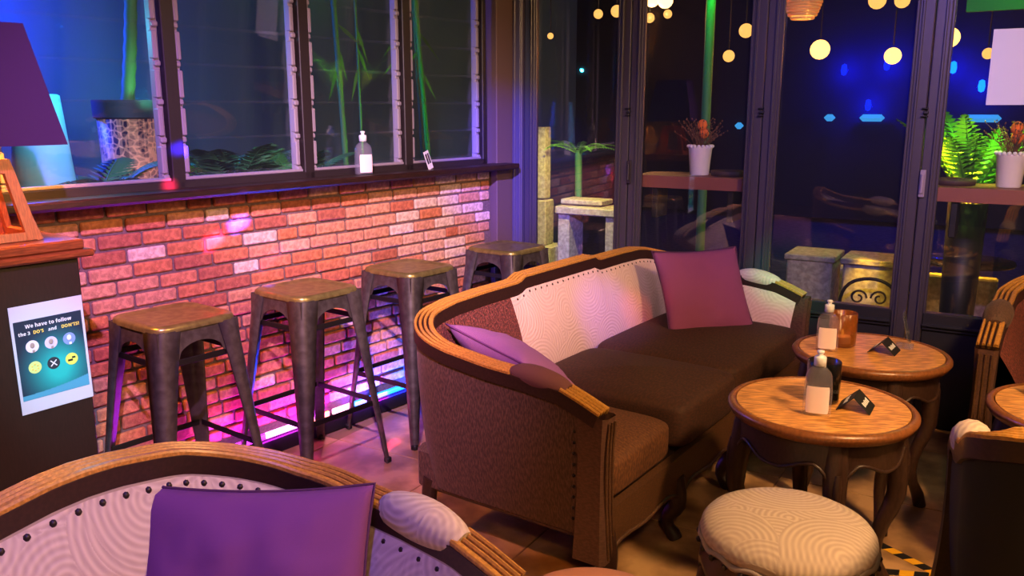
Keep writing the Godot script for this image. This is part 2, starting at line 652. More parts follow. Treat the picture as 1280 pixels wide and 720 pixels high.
func frame_h(d: float, L: float, crest: float) -> float:
	var e := minf(d, L - d) * (1.9 if L < 1.7 else 1.0)
	var h := rail_height(e)
	if crest < 0.0:        # armchair: one low arch
		h += -crest * pow(clampf(1.0 - absf(d - L / 2) / 0.5, 0, 1), 0.8)
	else:                  # sofa: a raised middle piece with carved shoulders
		var x := absf(d - L / 2)
		h += crest * clampf((0.27 - x) / 0.05, 0, 1) + 0.018 * exp(-pow((x - 0.27) / 0.028, 2))
	return h

func seat_frame(o: Node3D, W: float, D: float, r: float, crest: float, mats: Dictionary) -> void:
	var L := outline_length(W, D, r)
	var a0 := 0.13      # the padded stretch of each arm
	var a1 := 0.31 if L >= 1.7 else 0.23
	# wooden top rail with three ridges, left out under the arm pads
	for span: Vector2 in [Vector2(0.0, a0), Vector2(a1, L - a1), Vector2(L - a0, L)]:
		var n := maxi(6, int((span.y - span.x) / 0.025))
		var path := []
		for k in n + 1:
			var d := lerpf(span.x, span.y, float(k) / n)
			var q := outline(d, W, D, r, 0.03)
			path.append(q[0] + Vector3(0, frame_h(d, L, crest), 0))
		# travel runs left tip -> back -> right tip: the inside lies to the right
		var s := ST()
		for w: Vector2 in [Vector2(-0.033, -0.024), Vector2(-0.017, -0.008), Vector2(-0.001, 0.008), Vector2(0.015, 0.031)]:
			sweep(s, path, [Vector2(w.x, -0.02), Vector2(w.y, -0.02), Vector2(w.y, -0.003), Vector2(w.y - 0.003, 0.001), Vector2(w.x + 0.003, 0.001), Vector2(w.x, -0.003)])
		obj("rail_ridges", fin(s), M.gold, o).set_meta("label", "worn golden ridged top of the frame")
	var s2 := ST()
	var path2 := []
	var n2 := int(L / 0.025)
	for k in n2 + 1:
		var d2 := L * k / n2
		var q2 := outline(d2, W, D, r, 0.03)
		path2.append(q2[0] + Vector3(0, frame_h(d2, L, crest), 0))
	sweep(s2, path2, [Vector2(-0.034, -0.05), Vector2(0.034, -0.055), Vector2(0.034, -0.010), Vector2(-0.034, -0.010)])
	obj("top_rail", fin(s2), M.railwood, o)
	# outside upholstery
	var s3 := ST()
	var fo := func(i: int, j: int) -> Vector3:
		var d3 := 0.02 + (L - 0.04) * i / 90.0
		var t := j / 8.0
		var top := frame_h(d3, L, crest) - 0.045
		var q3 := outline(d3, W, D, r, 0.004 + 0.045 * t * t)
		return q3[0] + Vector3(0, lerpf(top, 0.20, t), 0)
	grid(s3, fo, 90, 8)
	obj("outer_upholstery", fin(s3), mats.outer, o)
	# inside upholstery, in stretches of cloth
	for part: Dictionary in mats.inner:
		var s4 := ST()
		var fi := func(i: int, j: int) -> Vector3:
			var d4 := lerpf(part.from, part.to, i / 50.0)
			d4 = clampf(d4, 0.03, L - 0.03)
			var t := j / 12.0
			var top := frame_h(d4, L, crest) - 0.05
			var bulge := 0.03 * sin(t * PI)
			var q4 := outline(d4, W, D, r, 0.062 + 0.075 * t + bulge)
			return q4[0] + Vector3(0, lerpf(top, 0.34, t), 0)
		var fj := func(i: int, j: int) -> Vector3:
			return fi.call(50 - i, j)
		grid(s4, fj, 50, 12)
		obj(part.name, fin(s4), part.mat, o)
	# front posts of the arms
	for sd in [0, 1]:
		var s5 := ST()
		var x0 := 0.03 if sd == 0 else W - 0.03
		var sg := 1.0 if sd == 0 else -1.0
		var fp := func(i: int, j: int) -> Vector3:
			var y := lerpf(0.16, 0.60, j / 12.0)
			var t := j / 12.0
			var hw := 0.034 + 0.016 * pow(1.0 - t, 2.0) * (1.0 if true else 0.0) - 0.008 * sin(t * PI)
			var zf := 0.012 + 0.02 * pow(1.0 - t, 2.0) + 0.012 * pow(t, 3.0)
			var cs := [Vector2(-hw, -0.07), Vector2(hw, -0.07), Vector2(hw, zf - 0.012), Vector2(hw - 0.012, zf), Vector2(-hw + 0.012, zf), Vector2(-hw, zf - 0.012)]
			var c: Vector2 = cs[(6 - i) % 6]
			return Vector3(x0 + sg * 0.0 + c.x, y, c.y)
		for i in 6:
			for j in 12:
				quad(s5, fp.call(i, j), fp.call(i, j + 1), fp.call(i + 1, j + 1), fp.call(i + 1, j), i)
		obj("arm_post", fin(s5), M.postwood if mats.outer != M.blackvelvet else M.railwood, o)
		var s6 := ST()
		for k in 3:
			var xx := x0 + (-0.018 + 0.018 * k)
			var pts := []
			for j in 9:
				var t := j / 8.0
				pts.append(Vector3(xx, lerpf(0.17, 0.585, t), 0.013 + 0.02 * pow(1.0 - t, 2.0) + 0.012 * pow(t, 3.0)))
			tube(s6, pts, [0.0045], 5)
		obj("fluting", fin(s6), M.apron, o)
		# arm pad
		var s7 := ST()
		var pp := []
		var pr := []
		for k in 15:
			var t := k / 14.0
			var d7 := lerpf(a0 - 0.005, a1 + 0.005, t)
			if sd == 1:
				d7 = L - d7
			var q7 := outline(d7, W, D, r, 0.032)
			var bul := pow(sin(PI * clampf(t * 0.94 + 0.03, 0, 1)), 0.45)
			pp.append(q7[0] + Vector3(0, frame_h(d7, L, crest) - 0.022 + 0.012 * bul, 0))
			pr.append(0.018 + (0.021 if mats.pad == M.padcloth else 0.027) * bul)
		tube(s7, pp, pr, 14)
		obj("arm_pad", fin(s7), mats.pad, o)
	# seat box
	var s8 := ST()
	rbox(s8, Vector3(W / 2, 0.25, -D / 2 - 0.01), Vector3(W - 0.12, 0.16, D - 0.10), 0.02)
	obj("seat_base", fin(s8), mats.outer, o)

func nail_row(o: Node3D, W: float, D: float, r: float, crest: float, from: float, to: float, n: int, rad: float, single: bool) -> void:
	var L := outline_length(W, D, r)
	var s := ST()
	ball(s, Vector3.ZERO, Vector3.ONE * rad, 8)
	var one := fin(s)
	var all := ST()
	for k in n:
		var d := lerpf(from, to, (k + 0.5) / n)
		var q := outline(d, W, D, r, 0.067)
		var p: Vector3 = q[0] + Vector3(0, frame_h(d, L, crest) - 0.068, 0)
		if single:
			obj("nail_head", one, M.nail, o, p)
		else:
			all.append_from(one, 0, Transform3D(Basis.IDENTITY, p))
	if not single:
		var a := obj("nail_heads", all.commit(), M.nail, o)
		a.set_meta("kind", "stuff")

func apron_and_legs(o: Node3D, W: float, D: float, xs: Array) -> void:
	var poly := PackedVector2Array()
	poly.append(Vector2(0.02, 0.31))
	var n := 80
	for k in n + 1:
		var u := lerpf(0.02, W - 0.02, float(k) / n)
		var lo := 0.16
		for i in xs.size() - 1:
			if u >= xs[i] and u <= xs[i + 1]:
				var t: float = (u - xs[i]) / (xs[i + 1] - xs[i])
				lo = 0.15 + 0.045 * pow(sin(t * PI), 0.6) + 0.012 * sin(t * TAU * 1.5)
		poly.append(Vector2(u, lo))
	poly.append(Vector2(W - 0.02, 0.31))
	var s := ST()
	extrude(s, poly, 0.03, Transform3D(Basis.IDENTITY, Vector3(0, 0, 0.005)))
	var lip := []
	for k in range(1, n + 2):
		lip.append(Vector3(poly[k].x, poly[k].y, 0.022))
	tube(s, lip, [0.007], 6)
	obj("front_apron", fin(s), M.apron, o)
	for x: float in xs:
		obj("leg", leg_mesh(0.22, Vector3(0, 0, 1), 0.042, 0.02, 0.026, 0.8), M.railwood, o, Vector3(clampf(x, 0.045, W - 0.045), 0, -0.01))
	for x: float in [0.08, W - 0.08]:
		obj("leg", leg_mesh(0.22, Vector3(0, 0, -1), 0.03, 0.02, 0.022, 0.5), M.railwood, o, Vector3(x, 0, -D + 0.10))

func make_sofa() -> void:
	var W := 1.96
	var D := 0.79
	var r := 0.2
	var L := outline_length(W, D, r)
	var b0 := D - r + r * PI / 2 - r        # path distance of x = 0 on the back
	var o := thing("sofa", "long carved wooden sofa with cream and burgundy back and three dark brown seat cushions", "sofa", Vector3(0.245, 0, -2.26), sb())
	var inner := [
		{"name": "burgundy_back_panel", "from": 0.0, "to": b0 + 0.60, "mat": M.damask},
		{"name": "cream_back_panel", "from": b0 + 0.60, "to": L - 0.72, "mat": M.swirl_soft},
		{"name": "cream_arm_panel", "from": L - 0.715, "to": L, "mat": M.swirl_soft}]
	seat_frame(o, W, D, r, 0.018, {"outer": M.velvet, "pad": M.padcloth, "inner": inner})
	# the right arm's pad is cream
	var pads := o.find_children("arm_pad*", "MeshInstance3D", false, false)
	pads[1].material_override = M.swirl_soft
	nail_row(o, W, D, r, 0.018, b0 + 0.62, L - 0.05, 48, 0.0055, false)
	var s := ST()
	for k in 9:
		ball(s, Vector3(0.006, 0.27 + 0.034 * k, -0.085), Vector3.ONE * 0.006, 6)
	var nh := obj("nail_strip", fin(s), M.nail, o)
	nh.set_meta("kind", "stuff")
	apron_and_legs(o, W, D, [0.0, 0.54, 1.03, 1.5, 1.96])
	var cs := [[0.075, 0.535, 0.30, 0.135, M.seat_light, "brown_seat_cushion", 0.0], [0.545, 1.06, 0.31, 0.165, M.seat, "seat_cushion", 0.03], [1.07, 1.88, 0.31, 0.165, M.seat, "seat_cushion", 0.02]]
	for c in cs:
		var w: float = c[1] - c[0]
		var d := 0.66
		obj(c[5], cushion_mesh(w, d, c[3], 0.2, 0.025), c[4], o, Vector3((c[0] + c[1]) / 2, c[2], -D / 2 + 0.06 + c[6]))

func make_armchairs() -> void:
	var W := 0.9
	var D := 0.72
	var r := 0.3
	var L := outline_length(W, D, r)
	var o := thing("armchair", "curved wooden armchair with pale swirl upholstery and nail heads, in the foreground below the pedestal", "armchair", Vector3(-0.4912, 0, -0.6928), sb())
	seat_frame(o, W, D, r, -0.012, {"outer": M.velvet, "pad": M.swirl, "inner": [{"name": "back_upholstery", "from": 0.0, "to": L, "mat": M.swirl}]})
	var s := ST()
	var f := func(i: int, j: int) -> Vector3:
		var d := 0.03 + (L - 0.06) * (90 - i) / 90.0
		var q := outline(d, W, D, r, 0.064 + 0.001 * j)
		return q[0] + Vector3(0, frame_h(d, L, -0.012) - 0.05 - 0.036 * j, 0)
	grid(s, f, 90, 1)
	obj("gimp_band", fin(s), M.band, o)
	nail_row(o, W, D, r, -0.012, 0.04, L - 0.04, 44, 0.0075, true)
	apron_and_legs(o, W, D, [0.0, 0.9])
	obj("seat_cushion", cushion_mesh(0.74, 0.58, 0.14, 0.22, 0.03), M.swirl, o, Vector3(W / 2, 0.30, -0.30))
	# far armchair by the doors: faces back towards the camera, mostly cut off by the right edge
	var o2 := thing("armchair", "brown armchair with golden curved frame in front of the doors, at the right edge", "armchair", Vector3(1.60, 0, -2.83), Basis(F1, Vector3.UP, -E1).scaled(Vector3.ONE * 1.08))
	seat_frame(o2, W, D, 0.25, -0.012, {"outer": M.velvet, "pad": M.velvet, "inner": [{"name": "back_upholstery", "from": 0.0, "to": outline_length(W, D, 0.25), "mat": M.damask}]})
	apron_and_legs(o2, W, D, [0.0, 0.9])
	obj("seat_cushion", cushion_mesh(0.74, 0.58, 0.14, 0.22, 0.03), M.seat, o2, Vector3(W / 2, 0.30, -0.30))
	# near dark armchair, seen from behind
	var az := deg_to_rad(25.0)
	var ez := Vector3(sin(az), 0, -cos(az))
	var ex := Vector3(-cos(az), 0, -sin(az))
	var W3 := 0.72
	var D3 := 0.50
	var o3 := thing("armchair", "near black armchair seen from behind at the lower right corner", "armchair", Vector3(0.885, 0, -1.555) + ez * D3 - ex * W3, Basis(ex, Vector3.UP * 1.05, ez))
	seat_frame(o3, W3, D3, 0.1, -0.012, {"outer": M.blackvelvet, "pad": M.swirl, "inner": [{"name": "back_upholstery", "from": 0.0, "to": outline_length(W3, D3, 0.1), "mat": M.blackvelvet}]})
	apron_and_legs(o3, W3, D3, [0.0, W3])
	obj("seat_cushion", cushion_mesh(0.58, 0.36, 0.13, 0.22, 0.03), M.blackvelvet, o3, Vector3(W3 / 2, 0.30, -0.2))

# ---------------------------------------------------------------- tables, ottomans
func make_table(label: String, at: Vector3, leg_turn: float, group: String) -> Node3D:
	var o := thing("side_table", label, "table", at, turn(leg_turn), group)
	obj("tabletop", lathe_mesh([Vector2(0.0, 0.590), Vector2(0.0, 0.590), Vector2(0.243, 0.590), Vector2(0.243, 0.5965), Vector2(0.240, 0.5975), Vector2(0.0, 0.5975)], 64, true), M.tabletop, o)
	obj("rim", lathe_mesh([Vector2(0.20, 0.562), Vector2(0.250, 0.562), Vector2(0.258, 0.566), Vector2(0.262, 0.574), Vector2(0.268, 0.582), Vector2(0.268, 0.590), Vector2(0.262, 0.597), Vector2(0.254, 0.600), Vector2(0.248, 0.599), Vector2(0.246, 0.594), Vector2(0.242, 0.588)], 72), M.tablerim, o)
	var s := ST()
	var R := 0.228
	var prof := func(th: float, j: int) -> Vector3:
		var ph := fposmod(th, PI / 2) / (PI / 2) * 2.0 - 1.0       # -1 .. 1 between legs
		var x := absf(ph)
		var lo := 0.468 + 0.030 * smoothstep(0.1, 0.62, x) - 0.075 * pow(clampf((x - 0.66) / 0.34, 0, 1), 1.6)
		var k := R + 0.008 * smoothstep(0.5, 1.0, x)
		match j:
			0: return Vector3(k * sin(th), 0.565, k * cos(th))
			1: return Vector3(k * sin(th), lo, k * cos(th))
			2: return Vector3((k - 0.018) * sin(th), lo, (k - 0.018) * cos(th))
			_: return Vector3((k - 0.018) * sin(th), 0.565, (k - 0.018) * cos(th))
	var n := 96
	var lip := []
	for i in n:
		var t0 := TAU * i / n
		var t1 := TAU * (i + 1) / n
		for j in 3:
			quad(s, prof.call(t0, j), prof.call(t0, j + 1), prof.call(t1, j + 1), prof.call(t1, j), j)
	for i in n + 1:
		var pt: Vector3 = prof.call(TAU * i / n, 1)
		lip.append(pt + Vector3(pt.x, 0, pt.z).normalized() * 0.002)
	tube(s, lip, [0.0055], 6, false)
	obj("apron", fin(s), M.tableleg, o)
	for k in 4:
		var a := PI / 2 * k
		var dir := Vector3(sin(a), 0, cos(a))
		var l := obj("leg", leg_mesh(0.56, dir, 0.038, 0.017, 0.023, 1.1), M.tableleg, o, dir * 0.205)
		var s2 := ST()
		var pts := []
		for j in 6:
			var tt := (0.56 - (0.48 - 0.035 * j)) / 0.56
			var off := 0.033 * sin(tt * PI * 1.15) * (1.0 - 0.25 * tt) - 0.034 * sin(clampf((tt - 0.45) / 0.45, 0, 1) * PI) * 0.99
			pts.append(Vector3(0, 0.56 * (1.0 - tt), 0) + dir * (off + lerpf(0.038, 0.017, tt / 0.82) - 0.007))
		tube(s2, pts, [0.009, 0.013, 0.011, 0.009, 0.008, 0.006], 8)
		obj("carved_cap", fin(s2), M.tableleg, l)
	return o

func make_ottoman(label: String, at: Vector3, R: float, h: float, m: Material, rot: float) -> void:
	var o := thing("ottoman", label, "ottoman", at, turn(rot))
	var k := h / 0.44
	obj("cushion", lathe_mesh([Vector2(R * 0.90, 0.380 * k), Vector2(R * 0.985, 0.388 * k), Vector2(R * 1.0, 0.400 * k), Vector2(R * 0.985, 0.414 * k), Vector2(R * 0.93, 0.428 * k), Vector2(R * 0.80, 0.442 * k), Vector2(R * 0.6, 0.451 * k), Vector2(R * 0.3, 0.457 * k), Vector2(0.0, 0.459 * k)], 64), m, o)
	var s := ST()
	var pts := []
	for i in 97:
		var a := TAU * i / 96
		var rr := R * 0.985
		pts.append(Vector3(rr * sin(a), (0.383 + 0.005 * sin(a * 14)) * k, rr * cos(a)))
	tube(s, pts, [0.008], 6, false)
	obj("braid_trim", fin(s), M.band, o)
	var sn := ST()
	ball(sn, Vector3.ZERO, Vector3.ONE * 0.008, 8)
	var nm := fin(sn)
	for i in 28:
		var a2 := TAU * i / 28
		obj("nail_head", nm, M.nail, o, Vector3(R * 1.012 * sin(a2), 0.372 * k, R * 1.012 * cos(a2)))
	var s3 := ST()
	var pf := func(th: float, j: int) -> Vector3:
		var ph := absf(fposmod(th, PI / 2) / (PI / 2) * 2.0 - 1.0)
		var lo := (0.295 + 0.02 * smoothstep(0.1, 0.6, ph) - 0.05 * pow(clampf((ph - 0.66) / 0.34, 0, 1), 1.5)) * k
		match j:
			0: return Vector3(R * 0.97 * sin(th), 0.382 * k, R * 0.97 * cos(th))
			1: return Vector3(R * 1.0 * sin(th), (lo + 0.02), R * 1.0 * cos(th))
			2: return Vector3(R * 0.985 * sin(th), lo, R * 0.985 * cos(th))
			_: return Vector3(R * 0.90 * sin(th), lo, R * 0.90 * cos(th))
	for i in 80:
		var t0 := TAU * i / 80
		var t1 := TAU * (i + 1) / 80
		for j in 3:
			quad(s3, pf.call(t0, j), pf.call(t0, j + 1), pf.call(t1, j + 1), pf.call(t1, j), j)
	obj("wooden_frame", fin(s3), M.tableleg, o)
	for i in 4:
		var a3 := PI / 2 * i
		var dir := Vector3(sin(a3), 0, cos(a3))
		obj("leg", leg_mesh(0.33 * k, dir, 0.030, 0.015, 0.02, 0.9), M.tableleg, o, dir * (R - 0.04))

# ---------------------------------------------------------------- bar stools
func make_stool() -> Node3D:
	var o := thing("bar_stool", "", "bar stool", Vector3.ZERO, wb(), "metal bar stools along the brick wall")
	var hs := 0.76
	var a := 0.152
	# pressed seat plate with rounded corners and a dished middle
	var s := ST()
	var ring := func(k: float, i: int) -> Vector2:
		var t := TAU * i / 40
		return Vector2(spow(cos(t), 0.32), spow(sin(t), 0.32)) * k
	var lv := [[0.0, -0.006], [0.10, -0.006], [0.122, -0.005], [0.132, 0.0], [0.147, 0.0], [0.154, -0.004], [0.157, -0.011], [0.157, -0.022]]
	for j in lv.size() - 1:
		for i in 40:
			var p0: Vector2 = ring.call(lv[j][0], i)
			var p1: Vector2 = ring.call(lv[j][0], i + 1)
			var q0: Vector2 = ring.call(lv[j + 1][0], i)
			var q1: Vector2 = ring.call(lv[j + 1][0], i + 1)
			quad(s, Vector3(p0.x, hs + lv[j][1], -p0.y), Vector3(q0.x, hs + lv[j + 1][1], -q0.y), Vector3(q1.x, hs + lv[j + 1][1], -q1.y), Vector3(p1.x, hs + lv[j][1], -p1.y))
	obj("seat", fin(s), M.brass, o)
	# skirts with an arched lower edge
	for k in 4:
		var poly := PackedVector2Array([Vector2(-a, 0.745), Vector2(-a, 0.60)])
		for i in 17:
			var t := i / 16.0
			poly.append(Vector2(lerpf(-0.085, 0.085, t), 0.645 + 0.05 * pow(sin(t * PI), 0.45)))
		poly.append(Vector2(a, 0.60))
		poly.append(Vector2(a, 0.745))
		var s2 := ST()
		extrude(s2, poly, 0.004, Transform3D(Basis(Vector3.UP, PI / 2 * k), Vector3.ZERO) * Transform3D(Basis(Vector3.RIGHT, deg_to_rad(-4.0)), Vector3(0, 0.0, a + 0.048)))
		obj("skirt", fin(s2), M.gun, o)
	# folded sheet legs
	for sx in [-1.0, 1.0]:
		for sz in [-1.0, 1.0]:
			var s3 := ST()
			var rings := []
			for j in 11:
				var t := j / 10.0
				var y := lerpf(hs - 0.018, 0.0, t)
				var c := lerpf(0.156, 0.222, t)
				var w := lerpf(0.085, 0.024, pow(t, 0.85))
				var rr := minf(0.03, w * 0.6)
				var pts := [Vector2(-w, 0)]
				for m in 6:
					var an := PI / 2 * m / 5.0
					pts.append(Vector2(-rr + rr * sin(an), -rr + rr * cos(an)))
				pts.append(Vector2(0, -w))
				pts.append(Vector2(-0.009, -w))
				pts.append(Vector2(-0.012, -0.012))
				pts.append(Vector2(-w, -0.009))
				var rg := []
				for p: Vector2 in pts:
					rg.append(Vector3(sx * (c + p.x), y, sz * (c + p.y)))
				if sx * sz > 0:
					rg.reverse()
				rings.append(rg)
			for j in 10:
				for k in rings[0].size():
					var k2: int = (k + 1) % rings[0].size()
					quad(s3, rings[j][k], rings[j][k2], rings[j + 1][k2], rings[j + 1][k])
			var lg := obj("leg", fin(s3), M.gun, o)
			var s4 := ST()
			rbox(s4, Vector3(sx * 0.211, 0.012, sz * 0.211), Vector3(0.027, 0.024, 0.027), 0.005)
			obj("rubber_foot", fin(s4), M.black, lg)
	# foot rails and upper stretchers
	for k in 4:
		var bs := Basis(Vector3.UP, PI / 2 * k)
		var s5 := ST()
		rbox(s5, Vector3(0, 0.27, 0.187), Vector3(0.36, 0.022, 0.007), 0.002, Transform3D(bs, Vector3.ZERO))
		obj("foot_rail", fin(s5), M.bar, o)
		var s6 := ST()
		rbox(s6, Vector3(0, 0.63, 0.148), Vector3(0.28, 0.022, 0.006), 0.002, Transform3D(bs, Vector3.ZERO))
		obj("stretcher", fin(s6), M.bar, o)
	return o

# ---------------------------------------------------------------- small things
func make_bottle(label: String, at: Vector3, az: float, k: float, group: String) -> void:
	var o := thing("sanitizer_bottle", label, "bottle", at, turn(az).scaled(Vector3.ONE * k), group)
	var s := ST()
	var lv := [[0.002, 0.034, 0.021], [0.0, 0.036, 0.023], [0.006, 0.039, 0.025], [0.05, 0.039, 0.025], [0.095, 0.0375, 0.0245], [0.112, 0.036, 0.023], [0.126, 0.031, 0.021], [0.137, 0.021, 0.017], [0.143, 0.0125, 0.0125], [0.150, 0.0115, 0.0115]]
	var f := func(i: int, j: int) -> Vector3:
		var t := TAU * i / 32
		var e := 0.62 if j < 7 else 1.0
		return Vector3(lv[j][1] * spow(cos(t), e), lv[j][0], -lv[j][2] * spow(sin(t), e))
	grid(s, f, 32, lv.size() - 1)
	obj("body", fin(s), M.liquid, o)
	var s2 := ST()
	var g := func(i: int, j: int) -> Vector3:
		var x := lerpf(-0.031, 0.031, i / 12.0)
		var yy := lerpf(0.010, 0.088, j / 8.0)
		var inset := 0.0
		if j == 0 or j == 8:
			inset = 0.004
		var zc := 0.0256 * pow(1.0 - pow(absf(x) / 0.0392, 3.2), 0.31)
		return Vector3(x * (1.0 - inset * 14.0), yy, zc + 0.0006)
	grid(s2, g, 12, 8)
	obj("label_sticker", fin(s2), M.label, o)
	obj("cap", lathe_mesh([Vector2(0.0, 0.145), Vector2(0.0165, 0.145), Vector2(0.0165, 0.168), Vector2(0.015, 0.171), Vector2(0.0075, 0.172), Vector2(0.0065, 0.178), Vector2(0.010, 0.182), Vector2(0.010, 0.187), Vector2(0.0, 0.189)], 20), M.white, o)

func make_candle(label: String, at: Vector3, m: Material, lit: bool) -> void:
	var o := thing("candle_holder", label, "candle holder", at)
	obj("glass_cup", lathe_mesh([Vector2(0.0, 0.0), Vector2(0.042, 0.0), Vector2(0.047, 0.004), Vector2(0.049, 0.06), Vector2(0.048, 0.122), Vector2(0.046, 0.124), Vector2(0.044, 0.122), Vector2(0.044, 0.010), Vector2(0.0, 0.008)], 32), m, o)
	obj("candle", lathe_mesh([Vector2(0.0, 0.010), Vector2(0.030, 0.010), Vector2(0.030, 0.034), Vector2(0.0, 0.033)], 20, true), M.label, o)
	if lit:
		obj("flame", lathe_mesh([Vector2(0.0, 0.036), Vector2(0.005, 0.044), Vector2(0.004, 0.052), Vector2(0.0, 0.062)], 10), glow(Color(1.0, 0.6, 0.2), 2.5), o)
		omni("candle_flame_light", at + Vector3(0, 0.05, 0), Color(1.0, 0.55, 0.2), 0.004, 0.008)

func make_tent(label: String, at: Vector3, az: float) -> void:
	var o := thing("tent_card", label, "tent card", at, turn(az), "black folded cards on the tables")
	var w := 0.046
	var h := 0.043
	var l := 0.095
	for sd in [-1.0, 1.0]:
		var s := ST()
		var ang := atan2(h, w)
		rbox(s, Vector3.ZERO, Vector3(sqrt(w * w + h * h), 0.0016, l), 0.0004, Transform3D(Basis(Vector3.BACK, -sd * ang), Vector3(sd * w / 2, h / 2, 0)))
		var pn := obj("panel", fin(s), M.black, o)
		var s2 := ST()
		for k in 5:
			rbox(s2, Vector3(sd * (0.002 + 0.001 * (k % 2)), 0.0012, -0.026 + 0.013 * k), Vector3(0.016 - 0.003 * (k % 2), 0.0008, 0.009), 0.0002, Transform3D(Basis(Vector3.BACK, -sd * ang), Vector3(sd * w / 2, h / 2, 0)))
		obj("print", fin(s2), M.white, pn)

func frond(base: Vector3, dir: Vector3, length: float, droop: float, width: float, n := 16) -> ArrayMesh:
	var s := ST()
	var pts := []
	var side := dir.cross(Vector3.UP).normalized()
	for k in n + 1:
		var t := float(k) / n
		pts.append(base + dir * (length * t) + Vector3(0, -droop * t * t * length, 0))
	var rad := []
	for k in n + 1:
		rad.append(lerpf(0.006, 0.001, float(k) / n))
	tube(s, pts, rad, 5)
	for k in range(2, n + 1):
		var t := float(k) / n
		var w := width * pow(sin(PI * clampf(t * 0.86 + 0.14, 0, 1)), 0.7)
		var tg: Vector3 = (pts[k] - pts[k - 1]).normalized()
		for sd in [-1.0, 1.0]:
			var d: Vector3 = (side * sd * 0.85 + tg * 0.6 + Vector3(0, -0.25, 0)).normalized()
			var p: Vector3 = pts[k]
			var th: Vector3 = tg * (length / n) * 0.30
			quad(s, p - th, p + d * w * 0.5 - th * 0.9, p + d * w, p + d * w * 0.45 + th * 0.9, k + 2)
			face(s, p - th, p + d * w * 0.45 + th * 0.9, p + th, Vector3.UP, k + 2)
	return fin(s)

func make_plant(called: String, label: String, at: Vector3, m: Material, n: int, length: float, width: float, lift: float, droop: float, seed_: int, group := "") -> void:
	var r := RandomNumberGenerator.new()
	r.seed = seed_
	var o := thing(called, label, "plant", at, Basis.IDENTITY, group)
	for k in n:
		var a := TAU * k / n + r.randf_range(-0.25, 0.25)
		var up := lift * r.randf_range(0.7, 1.3)
		var dir := Vector3(sin(a), up, cos(a)).normalized()
		obj("frond", frond(Vector3(sin(a), 0, cos(a)) * 0.02, dir, length * r.randf_range(0.75, 1.1), droop, width), m, o)
	if called == "garden_palm":
		var st := ST()
		tube(st, [Vector3(0, -at.y, 0), Vector3(0.01, -at.y * 0.5, 0), Vector3(0, 0.02, 0)], [0.035, 0.028, 0.03], 8)
		obj("stem", fin(st), M.palm, o)

func make_pot_plant(label: String, at: Vector3, seed_: int) -> void:
	var r := RandomNumberGenerator.new()
	r.seed = seed_
	var o := thing("flower_pot", label, "potted plant", at, Basis.IDENTITY, "white pots on the window shelves")
	var s := ST()
	lathe(s, [Vector2(0.0, 0.0), Vector2(0.046, 0.0), Vector2(0.049, 0.004), Vector2(0.060, 0.135), Vector2(0.063, 0.138), Vector2(0.063, 0.145), Vector2(0.058, 0.145), Vector2(0.050, 0.02), Vector2(0.0, 0.02)], 40)
	obj("pot", fin(s), M.pot, o)
	var sc := ST()
	for k in 18:
		var a := TAU * k / 18
		ball(sc, Vector3(0.0615 * sin(a), 0.148, 0.0615 * cos(a)), Vector3(0.010, 0.009, 0.010), 8)
	obj("scalloped_rim", fin(sc), M.pot, o)
	var s2 := ST()
	for k in 60:
		var a2 := r.randf() * TAU
		var sp := r.randf_range(0.03, 0.14)
		var hh := r.randf_range(0.08, 0.17)
		var p0 := Vector3(r.randf_range(-0.02, 0.02), 0.12, r.randf_range(-0.02, 0.02))
		var p1 := p0 + Vector3(sin(a2) * sp * 0.45, hh * 0.6, cos(a2) * sp * 0.45)
		var p2 := p0 + Vector3(sin(a2) * sp, hh, cos(a2) * sp)
		tube(s2, [p0, p1, p2], [0.0016, 0.0012, 0.0006], 4)
		for q in 3:
			ball(s2, p1.lerp(p2, q / 2.0) + Vector3(r.randf_range(-0.006, 0.006), 0, r.randf_range(-0.006, 0.006)), Vector3(0.004, 0.006, 0.004), 4)
	obj("dried_stems", fin(s2), M.dried, o).set_meta("kind", "stuff")
	for k in 2:
		var s3 := ST()
		ball(s3, Vector3(0.015 - 0.012 * k, 0.215 + 0.04 * k, 0.01 * k), Vector3(0.026, 0.03, 0.024), 12)
		obj("orange_bloom", fin(s3), M.puff, o)

func lettering(text: String, size: float, m: Material, parent: Node3D, at: Vector3, b := Basis.IDENTITY) -> void:
	var t := TextMesh.new()
	var fnt := SystemFont.new()
	fnt.font_names = PackedStringArray(["Droid Sans"])
	fnt.font_weight = 700
	t.font = fnt
	t.text = text
	t.font_size = 32
	t.pixel_size = size / 32.0
	t.depth = 0.0006
	var o := obj("lettering", t, m, parent, at, b)
	o.set_meta("label", text)

# ---------------------------------------------------------------- scene
func _ready() -> void:
	rng.seed = 20240
	var cam := Camera3D.new()
	cam.name = "camera"
	cam.position = Vector3(0, 1.45, 0)
	cam.rotation = Vector3(-atan(224.0 / 1065.0), 0, 0)
	cam.fov = rad_to_deg(2.0 * atan(360.0 / 1065.0))
	cam.near = 0.05
	cam.far = 200.0
	add_child(cam)
	cam.current = true
	var we := WorldEnvironment.new()
	we.name = "surroundings"
	var env := Environment.new()
	env.background_mode = Environment.BG_COLOR
	env.background_color = Color(0.05, 0.05, 0.10)
	env.background_energy_multiplier = 0.15
	env.tonemap_mode = Environment.TONE_MAPPER_LINEAR
	env.tonemap_exposure = 1.0
	env.sdfgi_enabled = true
	env.ssao_enabled = true
	env.ssil_enabled = true
	we.environment = env
	add_child(we)
	lights()
	make_materials()
	room()
	outdoors()
	make_sofa()
	make_armchairs()
	furniture()
	small_things()

